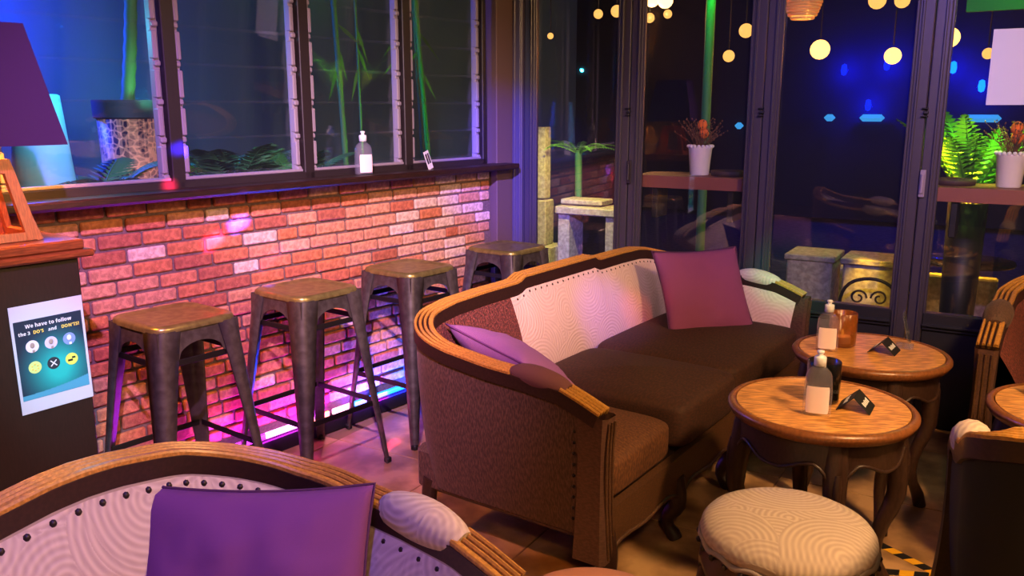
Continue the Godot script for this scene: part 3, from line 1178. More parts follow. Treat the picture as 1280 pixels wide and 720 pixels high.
func lights() -> void:
	var warm := Color(1.0, 0.79, 0.55)
	# pendant lamps under the ceiling
	omni("pendant_lamp_light", Vector3(1.5, 2.25, -1.2), warm, 7.0, 0.12)
	omni("pendant_lamp_light", Vector3(0.2, 2.3, 0.6), warm, 1.6, 0.12)
	omni("pendant_lamp_light", Vector3(3.0, 2.25, -0.4), warm, 2.0, 0.12)
	# coloured stage lights on the ceiling
	var left := Vector3(-0.3, 2.6, -0.6)
	var mid := Vector3(0.6, 2.6, -0.8)
	spot("stage_light_beam", left, on_wall(2.25, 0.45, WALL), Color(0.95, 0.66, 0.98), 14.0, 25.0, 0.9, 0.025)
	spot("stage_light_beam", left, on_wall(3.3, 0.70, WALL), Color(1.0, 0.84, 0.90), 20.0, 19.0, 0.9, 0.025)
	spot("stage_light_beam", left, Vector3(-0.75, 0.6, -1.35), Color(0.45, 0.34, 1.0), 5.0, 24.0, 0.9, 0.02)
	spot("stage_light_beam", left, on_doors(-2.44, 1.1, DOORS), Color(0.10, 0.08, 1.0), 75.0, 6.5, 0.9, 0.02)
	spot("stage_light_beam", left, on_wall(1.10, 0.70, 2.5), Color(0.15, 0.88, 0.95), 11.0, 5.0, 1.0, 0.015)
	spot("stage_light_beam", left, on_wall(1.65, 1.15, WALL), Color(0.42, 0.16, 1.0), 8.0, 14.0, 1.0, 0.02)
	spot("stage_light_beam", mid, Vector3(1.33, 0.70, -3.95), Color(0.15, 0.95, 0.55), 16.0, 4.0, 1.0, 0.015)
	spot("stage_light_beam", mid, Vector3(0.45, 0.62, -3.55), Color(0.50, 0.30, 1.0), 16.0, 4.0, 1.0, 0.015)
	spot("stage_light_beam", mid, Vector3(0.60, 0.60, -3.75), Color(1.0, 0.40, 0.25), 10.0, 2.2, 1.0, 0.015)
	spot("stage_light_beam", mid, on_doors(-0.7, 1.4, DOORS), Color(0.50, 0.42, 1.0), 10.0, 20.0, 1.0, 0.02)
	# thin laser strokes from the projector on the ceiling
	var las := Vector3(-0.15, 2.62, -0.9)
	var blue := Color(0.35, 0.25, 1.0)
	var red := Color(1.0, 0.16, 0.35)
	stroke(las, Vector3(-1.112, 0.997, -3.365), Vector3(-1.075, 1.026, -3.413), blue, 420.0, 6)
	stroke(las, Vector3(-1.185, 0.942, -3.27), Vector3(-1.145, 0.971, -3.322), red, 330.0, 6)
	stroke(las, Vector3(-1.04, 0.82, -3.46), Vector3(-0.976, 0.877, -3.543), Color(0.9, 0.35, 0.8), 16.0, 6)
	stroke(las, Vector3(-1.243, 1.30, -3.185), Vector3(-1.225, 1.31, -3.21), Color(0.2, 0.12, 1.0), 500.0, 3)
	stroke(las, Vector3(-1.272, 1.168, -3.148), Vector3(-1.257, 1.176, -3.167), red, 300.0, 3)
	stroke(las, Vector3(-0.55, 0.0, -3.495), Vector3(-0.518, 0.0, -3.575), Color(1.0, 0.3, 0.7), 50.0, 4)
	stroke(las, Vector3(-0.994, 0.76, -3.343), Vector3(-0.974, 0.76, -3.343), Color(0.25, 0.15, 1.0), 350.0, 2)

func stroke(from: Vector3, a: Vector3, b: Vector3, c: Color, e: float, n: int) -> void:
	for k in n:
		spot("laser_beam", from, a.lerp(b, k / float(n - 1)), c, e, 0.5, 1.0, 0.01)

func room() -> void:
	var b := wb()
	var d := db()
	# floor slab with tiles
	var fs := ST()
	rbox(fs, Vector3(-0.8, -0.055, -1.2), Vector3(11.0, 0.10, 9.4), 0.0)
	var fl := structure("floor", fin(fs), M.grout, Vector3.ZERO, Basis.IDENTITY, "brown concrete tile floor")
	var tile := box_mesh(Vector3(0.596, 0.012, 0.596), 0.002)
	for i in range(-4, 9):
		for j in range(-3, 10):
			var p := D2 * (0.6 * i - 1.0) + N2 * (0.6 * j - 1.2)
			var al := p.dot(N1)
			if al < 3.1 and p.dot(N2) < 4.5 and p.z < 0.9 and p.x < 3.6:
				obj("floor_tile", tile, M.floor, fl, p + Vector3(0, -0.006, 0), d)
	var cs := ST()
	rbox(cs, Vector3(-0.8, 2.85, -1.2), Vector3(11.0, 0.10, 9.4), 0.0)
	structure("ceiling", fin(cs), M.ceiling)
	var bs := ST()
	rbox(bs, Vector3(-0.8, 1.4, 3.1), Vector3(11.0, 2.8, 0.2), 0.0)
	structure("wall_back", fin(bs), M.plaster)
	var rs := ST()
	rbox(rs, Vector3(4.4, 1.4, 0.35), Vector3(0.2, 2.8, 5.5), 0.0)
	structure("wall_right", fin(rs), M.plaster)
	# ---- left wall: brick below, windows above
	var ls := ST()
	rbox(ls, Vector3(-1.1, 0.57, -WALL - 0.102), Vector3(9.8, 1.14, 0.18), 0.0)
	rbox(ls, Vector3(-1.1, 2.57, -WALL - 0.10), Vector3(9.8, 0.46, 0.18), 0.0)
	rbox(ls, Vector3(-2.44, 1.75, -WALL - 0.10), Vector3(7.1, 1.3, 0.18), 0.0)
	var wl := structure("wall_left", fin(ls), M.mortar, Vector3.ZERO, b, "low brick wall lit pink, under the windows")
	var meshes := []
	for k in 14:
		var ms := ST()
		var w := [0.158, 0.152, 0.146, 0.158, 0.154, 0.072, 0.066, 0.115, 0.10, 0.088, 0.16, 0.162, 0.15, 0.156][k] as float
		var th := 0.03
		rbox(ms, Vector3(0, 0, 0), Vector3(w, 0.0465, th), 0.0055, Transform3D(Basis(Vector3.BACK, rng.randf_range(-0.008, 0.008)) * Basis(Vector3.UP, rng.randf_range(-0.01, 0.01)), Vector3.ZERO))
		meshes.append([fin(ms), w])
	var count := 0
	var rest := ST()
	var row := 0
	var y := 1.098
	while y > 0.11:
		var x := 0.99 + (0.083 if row % 2 == 1 else 0.0) + rng.randf_range(-0.01, 0.01)
		while x < 3.655:
			var left := 3.66 - x
			var k := rng.randi_range(0, 13)
			if k >= 5 and k <= 9 and rng.randf() < 0.72:
				k = [0, 1, 3, 4, 11][k - 5]
			if left < 0.17:
				k = 6
				for c in [2, 1, 0, 7, 8, 9, 5, 6]:
					if meshes[c][1] <= left - 0.004 and (meshes[c][1] > meshes[k][1]):
						k = c
			var w: float = meshes[k][1]
			if x + w > 3.664:
				break
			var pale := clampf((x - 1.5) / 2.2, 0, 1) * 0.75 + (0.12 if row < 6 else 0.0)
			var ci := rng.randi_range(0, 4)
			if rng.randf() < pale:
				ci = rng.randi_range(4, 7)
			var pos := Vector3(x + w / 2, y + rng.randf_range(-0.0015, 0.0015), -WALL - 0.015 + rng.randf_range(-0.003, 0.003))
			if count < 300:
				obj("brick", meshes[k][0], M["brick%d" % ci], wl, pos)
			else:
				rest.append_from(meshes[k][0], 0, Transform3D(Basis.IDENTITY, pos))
			count += 1
			x += w + 0.0095
		y -= 0.0562
		row += 1
	if count > 300:
		obj("bricks", rest.commit(), M.brick3, wl).set_meta("kind", "stuff")
	# dark kerb with the light strip on it
	var ks := ST()
	rbox(ks, Vector3(1.2, 0.035, -2.915), Vector3(4.9, 0.07, 0.055), 0.004)
	structure("baseboard_left", fin(ks), M.black, Vector3.ZERO, b, "dark kerb at the foot of the brick wall")
	# pilaster between brick wall and doors
	var ps := ST()
	rbox(ps, Vector3(3.742, 1.4, -2.95), Vector3(0.15, 2.8, 0.10), 0.004)
	structure("trim_1", fin(ps), M.pilaster, Vector3.ZERO, b, "brown pilaster between the brick wall and the doors")
	# windows
	var edges := [1.14, 1.788, 2.402, 3.012, 3.60]
	for k in 4:
		var x0: float = edges[k]
		var x1: float = edges[k + 1]
		var w := holder("window_%d" % (k + 1), Vector3.ZERO, b, "louvred window with dark frame")
		var s := ST()
		var fw := 0.026
		rbox(s, Vector3(x0 + fw / 2 - 0.002, 1.75, -2.955), Vector3(fw + 0.004, 1.2, 0.07), 0.003)
		rbox(s, Vector3(x1 - fw / 2 + 0.002, 1.75, -2.955), Vector3(fw + 0.004, 1.2, 0.07), 0.003)
		rbox(s, Vector3((x0 + x1) / 2, 2.32, -2.955), Vector3(x1 - x0, 0.06, 0.07), 0.003)
		rbox(s, Vector3((x0 + x1) / 2, 1.165, -2.955), Vector3(x1 - x0, 0.045, 0.07), 0.003)
		obj("frame", fin(s), M.frame, w)
		for sd in 2:
			var cx := x0 + fw + 0.014 if sd == 0 else x1 - fw - 0.014
			var s2 := ST()
			rbox(s2, Vector3(cx, 1.74, -2.962), Vector3(0.026, 1.10, 0.03), 0.003)
			for j in 8:
				rbox(s2, Vector3(cx + (0.006 if sd == 0 else -0.006), 1.265 + 0.137 * j, -2.95), Vector3(0.020, 0.10, 0.03), 0.004, Transform3D(Basis(Vector3.RIGHT, 0.0), Vector3.ZERO))
				rbox(s2, Vector3(cx, 1.20 + 0.137 * j, -2.945), Vector3(0.024, 0.022, 0.02), 0.005)
			obj("louvre_channel", fin(s2), M.channel, w)
		var s3 := ST()
		rbox(s3, Vector3((x0 + x1) / 2, 1.193, -2.95), Vector3(x1 - x0 - 2 * fw, 0.012, 0.035), 0.003)
		obj("sill_strip", fin(s3), M.channel, w)
		var blade := box_mesh(Vector3(x1 - x0 - 2 * fw - 0.05, 0.147, 0.005), 0.001)
		for j in 8:
			obj("pane", blade, M.glass, w, Vector3((x0 + x1) / 2, 1.272 + 0.137 * j, -2.965), Basis(Vector3.RIGHT, 0.10))
	# bar ledge under the windows
	var led := thing("wall_ledge", "long dark wooden ledge along the top of the brick wall", "ledge", Vector3.ZERO, b)
	var s4 := ST()
	rbox(s4, Vector3(2.38, 1.146, -2.866), Vector3(2.72, 0.028, 0.14), 0.006)
	obj("board", fin(s4), M.counter, led)
	var s5 := ST()
	rbox(s5, Vector3(2.33, 1.124, -2.922), Vector3(2.62, 0.016, 0.03), 0.004)
	obj("batten", fin(s5), M.counter, led)
	# ---- folding doors
	var head := ST()
	rbox(head, Vector3(0.2, 2.6, -DOORS - 0.07), Vector3(5.6, 0.4, 0.14), 0.0)
	structure("wall_front", fin(head), M.plaster, Vector3.ZERO, d)
	var jam := ST()
	rbox(jam, Vector3(-2.425, 1.4, -DOORS - 0.045), Vector3(0.10, 2.8, 0.13), 0.004)
	for k in 3:
		rbox(jam, Vector3(-2.455 + 0.034 * k, 1.2, -DOORS + 0.022), Vector3(0.012, 2.4, 0.012), 0.003)
	structure("trim_2", fin(jam), M.post, Vector3.ZERO, d, "door post in the corner lit blue")
	var de := [-2.372, -1.751, -1.074, -0.372, 0.305, 0.98, 1.66, 2.34]
	for k in 7:
		var x0: float = de[k]
		var x1: float = de[k + 1]
		var w := holder("door_%d" % (k + 1), Vector3.ZERO, d, "glazed folding door with dark panel below")
		for sd in 2:
			var sw := 0.062
			var cx := x0 + sw / 2 + 0.002 if sd == 0 else x1 - sw / 2 - 0.002
			var s := ST()
			rbox(s, Vector3(cx, 1.2, -DOORS - 0.025), Vector3(sw, 2.4, 0.05), 0.004)
			rbox(s, Vector3(cx + (0.012 if sd == 0 else -0.012), 1.2, -DOORS + 0.004), Vector3(0.012, 2.4, 0.014), 0.003)
			rbox(s, Vector3(cx + (0.036 if sd == 0 else -0.036), 1.47, -DOORS - 0.012), Vector3(0.012, 1.84, 0.02), 0.003)
			obj("stile", fin(s), M.door, w)
		var s2 := ST()
		rbox(s2, Vector3((x0 + x1) / 2, 0.515, -DOORS - 0.025), Vector3(x1 - x0 - 0.13, 0.08, 0.05), 0.004)
		rbox(s2, Vector3((x0 + x1) / 2, 0.50, -DOORS + 0.006), Vector3(x1 - x0 - 0.13, 0.012, 0.02), 0.003)
		obj("lock_rail", fin(s2), M.door_dark, w)
		var s3 := ST()
		rbox(s3, Vector3((x0 + x1) / 2, 0.25, -DOORS - 0.03), Vector3(x1 - x0 - 0.13, 0.47, 0.03), 0.004)
		obj("kick_panel", fin(s3), M.door_dark, w)
		var s4b := ST()
		rbox(s4b, Vector3((x0 + x1) / 2, 2.36, -DOORS - 0.025), Vector3(x1 - x0 - 0.13, 0.08, 0.05), 0.004)
		obj("top_rail", fin(s4b), M.door, w)
		obj("pane", box_mesh(Vector3(x1 - x0 - 0.15, 1.78, 0.006), 0.001), M.glass, w, Vector3((x0 + x1) / 2, 1.435, -DOORS - 0.028))
		var s6 := ST()
		rbox(s6, Vector3(x0 + 0.0, 1.435, -DOORS + 0.010), Vector3(0.020, 0.012, 0.02), 0.002)
		rbox(s6, Vector3(x0 - 0.004, 1.452, -DOORS + 0.010), Vector3(0.026, 0.006, 0.02), 0.002)
		rbox(s6, Vector3(x0 - 0.004, 1.418, -DOORS + 0.010), Vector3(0.026, 0.006, 0.02), 0.002)
		if k > 0:
			obj("catch", fin(s6), M.black, w)
		if k == 1 or k == 3:
			var s7 := ST()
			tube(s7, [Vector3(x0 + 0.012, 1.09, -DOORS + 0.022), Vector3(x0 + 0.012, 1.17, -DOORS + 0.022)], [0.008], 10)
			rbox(s7, Vector3(x0 + 0.012, 1.13, -DOORS + 0.012), Vector3(0.024, 0.12, 0.008), 0.003)
			obj("handle", fin(s7), M.channel if k == 3 else M.frame, w)

func outdoors() -> void:
	var b := wb()
	var d := db()
	# paving outside
	var s := ST()
	rbox(s, Vector3(0, -0.10, -8), Vector3(34, 0.08, 26), 0.0)
	structure("ground", fin(s), M.patio, Vector3.ZERO, Basis.IDENTITY, "paving outside the doors")
	# patio wall behind the left windows
	var s2 := ST()
	rbox(s2, Vector3(3.0, 1.7, -5.0), Vector3(9.0, 3.5, 0.2), 0.0)
	structure("wall_outside", fin(s2), M.render_, Vector3.ZERO, b, "rendered wall outside the louvred windows")
	omni("garden_lamp_light", on_wall(1.75, 1.85, 4.55), Color(0.10, 0.24, 1.0), 3.0, 0.06)
	omni("garden_lamp_light", on_wall(1.60, 1.75, 3.32), Color(0.12, 0.80, 0.95), 0.32, 0.012)
	omni("garden_lamp_light", on_wall(2.6, 1.5, 4.5), Color(0.10, 0.62, 0.75), 0.22, 0.06)
	spot("garden_beam", on_wall(3.75, 0.4, 3.5), on_wall(3.9, 2.2, 3.95), Color(0.05, 1.0, 0.2), 2.2, 30.0, 0.8, 0.03)
	spot("garden_beam", on_wall(2.75, 2.3, 3.25), on_wall(2.75, 1.2, 3.72), Color(0.25, 1.0, 0.7), 0.7, 24.0, 0.8, 0.03)  # added unseen lamp that brightens the palms in the second window
	# tall mosaic planter with a palm trunk
	var pl := thing("planter", "tall planter with a mosaic pattern and dark rim, outside the first window", "planter", on_wall(2.195, 0, 4.0), Basis.IDENTITY)
	obj("vessel", lathe_mesh([Vector2(0.0, 0.5), Vector2(0.105, 0.5), Vector2(0.135, 1.45), Vector2(0.12, 1.45), Vector2(0.12, 1.40), Vector2(0.0, 1.40)], 40), M.mosaic, pl)
	obj("rim", lathe_mesh([Vector2(0.128, 1.40), Vector2(0.148, 1.41), Vector2(0.150, 1.49), Vector2(0.125, 1.49), Vector2(0.125, 1.42)], 40, true), M.teal, pl)
	obj("pedestal", lathe_mesh([Vector2(0.0, 0.0), Vector2(0.14, 0.0), Vector2(0.14, 0.03), Vector2(0.10, 0.08), Vector2(0.10, 0.5), Vector2(0.0, 0.5)], 32, true), M.stone, pl)
	var tr := thing("palm_trunk", "pale ringed palm trunk rising from the mosaic planter", "palm", on_wall(2.195, 1.41, 4.0))
	var s3 := ST()
	var pts := []
	var rad := []
	for k in 25:
		var t := k / 24.0
		pts.append(D1 * (0.09 * t + 0.02 * sin(t * 3.0)) + Vector3(0, 0.95 * t, 0))
		rad.append(0.030 - 0.006 * t + (0.004 if k % 2 == 0 else 0.0))
	tube(s3, pts, rad, 12)
	obj("stem", fin(s3), M.bamboo, tr)
	for k in 7:
		var a := TAU * k / 7.0
		obj("frond", frond(pts[20], Vector3(sin(a), 0.8, cos(a)).normalized(), 0.7, 0.5, 0.12, 14), M.bamboo, tr)
	spot("garden_beam", on_wall(2.25, 1.45, 3.7), on_wall(2.24, 1.6, 4.0), Color(0.55, 1.0, 0.75), 0.16, 30.0, 0.8, 0.03)
	# cyan tapered form, added to stand in for a cyan light patch
	var cp := thing("planter", "smooth light blue tapered form added outside for a cyan light patch, beside the table lamp", "planter", on_wall(1.56, 0, 3.5), b)
	obj("vessel", lathe_mesh([Vector2(0.0, 0.7), Vector2(0.15, 0.7), Vector2(0.085, 1.50), Vector2(0.075, 1.505), Vector2(0.0, 1.505)], 32), M.cyanpatch, cp)
	obj("pedestal", box_mesh(Vector3(0.26, 0.70, 0.26), 0.01, Vector3(0, 0.35, 0)), M.stone, cp)
	make_plant("garden_palm", "dark palm with arching leaves outside the first window", on_wall(1.80, 0.98, 3.62), M.palm, 12, 0.55, 0.12, 1.5, 0.45, 4)
	make_plant("garden_palm", "dark bushy palm at the bottom of the second window", on_wall(2.55, 1.0, 3.7), M.palm, 18, 0.60, 0.12, 1.5, 0.40, 8)
	make_plant("garden_palm", "palm leaves low in the second window, beside the middle mullion", on_wall(3.02, 1.0, 3.8), M.palm, 13, 0.50, 0.11, 1.5, 0.40, 15)
	# bamboo canes lit green
	var canes := [[3.43, 3.9, 0.055, 0.016, "green bamboo cane lit bright, in the third window"], [3.62, 4.0, 0.02, 0.008, "thin dark bamboo cane in the third window"], [4.20, 3.9, 0.10, 0.016, "bright green bamboo cane in the fourth window"], [4.08, 4.05, 0.03, 0.006, "thin bamboo cane at the left of the fourth window"], [4.42, 4.2, 0.06, 0.014, "dim bamboo cane at the right of the fourth window"]]
	for c in canes:
		var o := thing("bamboo_cane", c[4], "bamboo", on_wall(c[0] + 0.06, 0.0, c[1]), b, "bamboo outside the windows")
		var sc := ST()
		var cp2 := []
		var cr := []
		for k in 31:
			var t := k / 30.0
			cp2.append(Vector3(-c[2] * t * 2.4 + 0.05, 2.5 * t, 0))
			cr.append(c[3] * (1.0 if k % 5 != 0 else 1.18))
		tube(sc, cp2, cr, 10)
		obj("cane", fin(sc), M.bamboo, o)
		var lf := ST()
		for k in 3:
			var yy := 1.7 + 0.12 * k
			var p0 := Vector3(-c[2] * 2.4 * yy / 2.5 + 0.05, yy, 0)
			var dd := Vector3(rng.randf_range(-1, 1), -0.9, rng.randf_range(-0.6, 0.6)).normalized()
			var sd: Vector3 = dd.cross(Vector3.BACK).normalized() * 0.014
			quad(lf, p0, p0 + dd * 0.08 + sd, p0 + dd * 0.24, p0 + dd * 0.08 - sd, k)
		obj("leaves", fin(lf), M.bamboo, o)
	# ---- beyond the doors
	# two semicircular shelves against the glass
	for k in 2:
		var cx: float = [-1.43, -0.03][k]
		var w: float = [0.62, 0.62][k]
		var sh := thing("window_shelf", ["wooden shelf behind the second door's glass", "wooden shelf behind the glass at the right edge"][k], "shelf", on_doors(cx, 1.09, DOORS + 0.06), d, "shelves outside the doors")
		var poly := PackedVector2Array([Vector2(-w / 2, 0), Vector2(w / 2, 0)])
		for i in 17:
			var a := PI * i / 16.0
			poly.append(Vector2(w / 2 * cos(a), 0.24 + 0.09 * sin(a)))
		var ss := ST()
		extrude(ss, poly, 0.062, Transform3D(Basis(Vector3.RIGHT, -PI / 2), Vector3(0, -0.009, 0)))
		obj("board", fin(ss), M.shelf, sh)
		var sk := ST()
		for sd in [-0.2, 0.2]:
			rbox(sk, Vector3(sd, -0.12, -0.10), Vector3(0.03, 0.16, 0.16), 0.004)
		obj("bracket", fin(sk), M.iron, sh)
	make_pot_plant("small white pot with dried stems on the shelf behind the second door", on_doors(-1.437, 1.1125, 4.35), 3)
	make_pot_plant("white scalloped pot on the right shelf beside the green fern", on_doors(-0.035, 1.1125, 4.35), 9)
	for k in 2:
		var ty := thing("tray", ["shallow brown tray beside the white pot behind the second door", "long brown tray at the foot of the green fern"][k], "tray", on_doors([-1.29, -0.25][k], 1.1125, [4.37, 4.38][k]), d, "trays on the window shelves")
		obj("dish", lathe_mesh([Vector2(0.0, 0.0), Vector2(0.085, 0.0), Vector2(0.092, 0.026), Vector2(0.087, 0.026), Vector2(0.081, 0.006), Vector2(0.0, 0.006)], 32), M.tray, ty)
	make_plant("fern", "bright green fern lit from below behind the right shelf", on_doors(-0.20, 1.02, 4.74), M.leaf, 20, 0.68, 0.085, 1.7, 0.30, 21)
	var fp := thing("planter", "dark planter holding the bright green fern", "planter", on_doors(-0.20, 0, 4.74), d)
	obj("vessel", lathe_mesh([Vector2(0.0, 0.0), Vector2(0.07, 0.0), Vector2(0.09, 1.0), Vector2(0.08, 1.0), Vector2(0.075, 0.94), Vector2(0.0, 0.94)], 32), M.iron, fp)
	spot("garden_beam", on_doors(-0.2, 1.75, 4.4), on_doors(-0.16, 1.2, 4.66), Color(0.75, 1.0, 0.35), 2.2, 40.0, 0.8, 0.03)
	# blank sheet on the last pane
	var ps := thing("paper_sheet", "blank white sheet of paper stuck on the glass at the right edge", "paper", on_doors(-0.006, 1.618, DOORS - 0.002), d)
	obj("sheet", box_mesh(Vector3(0.29, 0.305, 0.0012), 0.0003, Vector3(0, 0, -0.018)), M.paper, ps)
	# green awning
	var aw := thing("awning", "dark green awning edge above the right door", "awning", on_doors(0.35, 1.98, 4.8), d)
	var sa := ST()
	extrude(sa, PackedVector2Array([Vector2(-0.02, -0.075), Vector2(0.02, -0.075), Vector2(0.02, 0.02), Vector2(-0.7, 0.34), Vector2(-0.7, 0.31), Vector2(-0.02, 0.0)]), 1.3, Transform3D(Basis(Vector3.UP, -PI / 2), Vector3.ZERO))
	obj("canopy", fin(sa), mat(Color(0.05, 0.42, 0.20), 0.8), aw)
	omni("garden_lamp_light", on_doors(0.1, 2.15, 4.5), Color(0.4, 1.0, 0.5), 0.15, 0.03)
	# white column, pedestal and stone table in the first door
	var co := thing("stone_column", "slender white stone column behind the first door", "column", on_doors(-3.265, 0, 6.0), d)
	obj("shaft", box_mesh(Vector3(0.095, 0.56, 0.095), 0.006, Vector3(0, 1.03, 0)), M.stone, co)
	obj("block", box_mesh(Vector3(0.135, 0.36, 0.14), 0.008, Vector3(0, 0.56, 0)), M.stone, co)
	obj("footing", box_mesh(Vector3(0.30, 0.38, 0.3), 0.008, Vector3(0, 0.19, 0)), M.stone, co)
	var tb := thing("stone_bench", "pale slab bench beside the white column behind the first door", "bench", on_doors(-2.9, 0, 6.1), d)
	obj("slab", box_mesh(Vector3(0.55, 0.06, 0.32), 0.008, Vector3(0.05, 0.67, 0)), M.stone, tb)
	obj("upper_slab", box_mesh(Vector3(0.36, 0.04, 0.22), 0.008, Vector3(-0.04, 0.73, -0.04)), M.stone, tb)
	obj("support", box_mesh(Vector3(0.10, 0.64, 0.26), 0.008, Vector3(-0.16, 0.32, 0)), M.stone, tb)
	obj("support", box_mesh(Vector3(0.10, 0.64, 0.26), 0.008, Vector3(0.25, 0.32, 0)), M.stone, tb)
	make_plant("garden_palm", "sparse green palm leaves beside the white column", on_doors(-3.1, 1.1, 6.3), M.leaf, 9, 0.55, 0.05, 0.7, 0.5, 12)
	spot("garden_beam", on_doors(-2.7, 1.9, 5.2), on_doors(-3.1, 0.7, 6.0), Color(1.0, 0.9, 0.5), 7.0, 26.0, 0.9, 0.03)
	# green post
	var gp := thing("garden_post", "slim post lit green behind the second door", "post", on_doors(-1.79, 0, 5.5), d)
	obj("pole", lathe_mesh([Vector2(0.0, 0.0), Vector2(0.03, 0.0), Vector2(0.03, 2.6), Vector2(0.0, 2.6)], 20, true), M.palm, gp)
	spot("garden_beam", on_doors(-1.72, 2.35, 5.35), on_doors(-1.785, 1.75, 5.5), Color(0.05, 1.0, 0.35), 0.8, 40.0, 0.9, 0.02)
	# planter boxes and iron furniture
	var pb := [[-1.02, 5.35, 0.26, 0.60, "pale square planter box behind the third door, next to the sofa arm"], [-0.66, 5.35, 0.34, 0.60, "wide pale planter box behind the third door, left of the door post"]]
	for c in pb:
		var o := thing("planter_box", c[4], "planter", on_doors(c[0], 0, c[1]), d, "planter boxes on the terrace")
		obj("body", box_mesh(Vector3(c[2], c[3] - 0.03, 0.3), 0.01, Vector3(0, (c[3] - 0.03) / 2, 0)), M.stone, o)
		obj("rim", box_mesh(Vector3(c[2] + 0.03, 0.035, 0.33), 0.006, Vector3(0, c[3] - 0.018, 0)), M.stone, o)
	for k in 3:
		var at: Vector3 = [on_doors(-0.62, 0, 4.85), on_doors(0.06, 0, 4.86), on_doors(0.52, 0, 4.9)][k]
		var ch := thing("terrace_chair", ["black iron chair with scrolled back behind the third door", "black iron chair behind the last door, right of the post", "black iron chair at the right edge behind the last door"][k], "chair", at, d * Basis(Vector3.UP, [0.2, -0.3, 0.5][k]), "iron chairs on the terrace")
		obj("seat", lathe_mesh([Vector2(0.0, 0.30), Vector2(0.16, 0.30), Vector2(0.165, 0.31), Vector2(0.0, 0.315)], 24), M.iron, ch)
		for i in 4:
			var a := PI / 4 + PI / 2 * i
			var sl := ST()
			tube(sl, [Vector3(sin(a) * 0.13, 0.30, cos(a) * 0.13), Vector3(sin(a) * 0.18, 0.0, cos(a) * 0.18)], [0.009], 6)
			obj("leg", fin(sl), M.iron, ch)
		var sb2 := ST()
		var arc := []
		for i in 17:
			var a2 := PI * i / 16.0
			arc.append(Vector3(0.15 * cos(a2), 0.31 + 0.22 * pow(sin(a2), 0.5), -0.14))
		tube(sb2, arc, [0.010], 6)
		for sd in [-1.0, 1.0]:
			var sc2 := []
			for i in 20:
				var a3 := i * 0.42
				var rr := 0.045 * (1.0 - i / 26.0)
				sc2.append(Vector3(sd * (0.055 - rr * cos(a3)), 0.42 + rr * sin(a3), -0.14))
			tube(sb2, sc2, [0.006], 5)
		obj("backrest", fin(sb2), M.iron, ch)
	var tt := thing("terrace_table", "round dark terrace table with an orange candle behind the last door", "table", on_doors(-0.2, 0, 5.42), d)
	obj("top", lathe_mesh([Vector2(0.0, 0.59), Vector2(0.24, 0.59), Vector2(0.245, 0.60), Vector2(0.24, 0.61), Vector2(0.0, 0.61)], 36), mat(Color(0.10, 0.09, 0.10), 0.2), tt)
	obj("stem", lathe_mesh([Vector2(0.0, 0.0), Vector2(0.16, 0.0), Vector2(0.03, 0.05), Vector2(0.025, 0.59), Vector2(0.0, 0.59)], 20), M.iron, tt)
	make_candle("small glowing orange candle on the terrace table outside", on_doors(-0.27, 0.61, 5.36), M.amber, true)
	spot("garden_beam", on_doors(-0.35, 2.4, 7.4), on_doors(-0.4, 0.0, 6.6), Color(1.0, 0.74, 0.12), 60.0, 24.0, 0.5, 0.03)
	spot("garden_beam", on_doors(-0.25, 1.7, 4.5), on_doors(-0.45, 0.18, 5.3), Color(1.0, 0.76, 0.15), 32.0, 16.0, 0.4, 0.03)
	var lw := ST()
	for q in [[-0.98, 0.30], [-0.40, 0.22], [-0.12, 0.16], [0.14, 0.22]]:
		rbox(lw, Vector3(q[0], 0.22, -5.85), Vector3(q[1], 0.44, 0.10), 0.01)
	structure("terrace_wall", fin(lw), M.stone, Vector3.ZERO, d, "low parapet lit yellow behind the terrace chairs")
	# dark building far behind, with blue and pale lamps on it
	var s9 := ST()
	rbox(s9, Vector3(-1.0, 3.0, -12.2), Vector3(22.0, 6.0, 0.3), 0.0)
	structure("facade", fin(s9), M.facade, Vector3.ZERO, d, "dark building across the terrace")
	var blues := [[-2.05, 1.93, 11.75], [-1.73, 1.49, 11.75], [-1.55, 1.98, 11.75], [-0.81, 1.93, 11.75], [-0.49, 1.71, 11.75]]
	for k in blues.size():
		var at: Vector3 = on_doors(blues[k][0], blues[k][1], blues[k][2])
		var o := thing("blue_lamp", ["blue lamp glowing in the upper middle of the third door's glass", "blue lamp low in the third door's glass", "faint blue lamp beside the last door post", "bright blue lamp just right of the last door post", "small blue lamp left of the paper sheet"][k], "lamp", at, d, "blue lamps in the distance")
		obj("bulb", lathe_mesh([Vector2(0.0, -0.07), Vector2(0.03, -0.055), Vector2(0.04, 0.0), Vector2(0.03, 0.065), Vector2(0.0, 0.08)], 16), glow(Color(0.05, 0.18 if k < 3 else 0.45, 1.0), 1.0 if k < 3 else 3.0), o)
		omni("blue_lamp_light", at + N2 * 0.10, Color(0.03, 0.08, 1.0), 0.42, 0.05)
	var cy := [[-2.219, 0.14], [-1.70, 0.30], [-0.95, 0.16], [-0.46, 0.42], [-3.41, 0.12]]
	for k in cy.size():
		var o := thing("strip_lamp", ["short pale cyan lamp in the third door, left one of the pair", "wider pale cyan lamp in the third door", "pale cyan lamp right of the last door post", "wide pale cyan lamp behind the fern", "pale cyan lamp in the second door beside its right post"][k], "lamp", on_doors(cy[k][0], 1.335 if k < 4 else 1.22, 11.95), d, "cyan lamps in the distance")
		obj("tube", box_mesh(Vector3(cy[k][1], 0.09, 0.09), 0.04), glow(Color(0.25, 0.65, 0.95), 0.9), o)
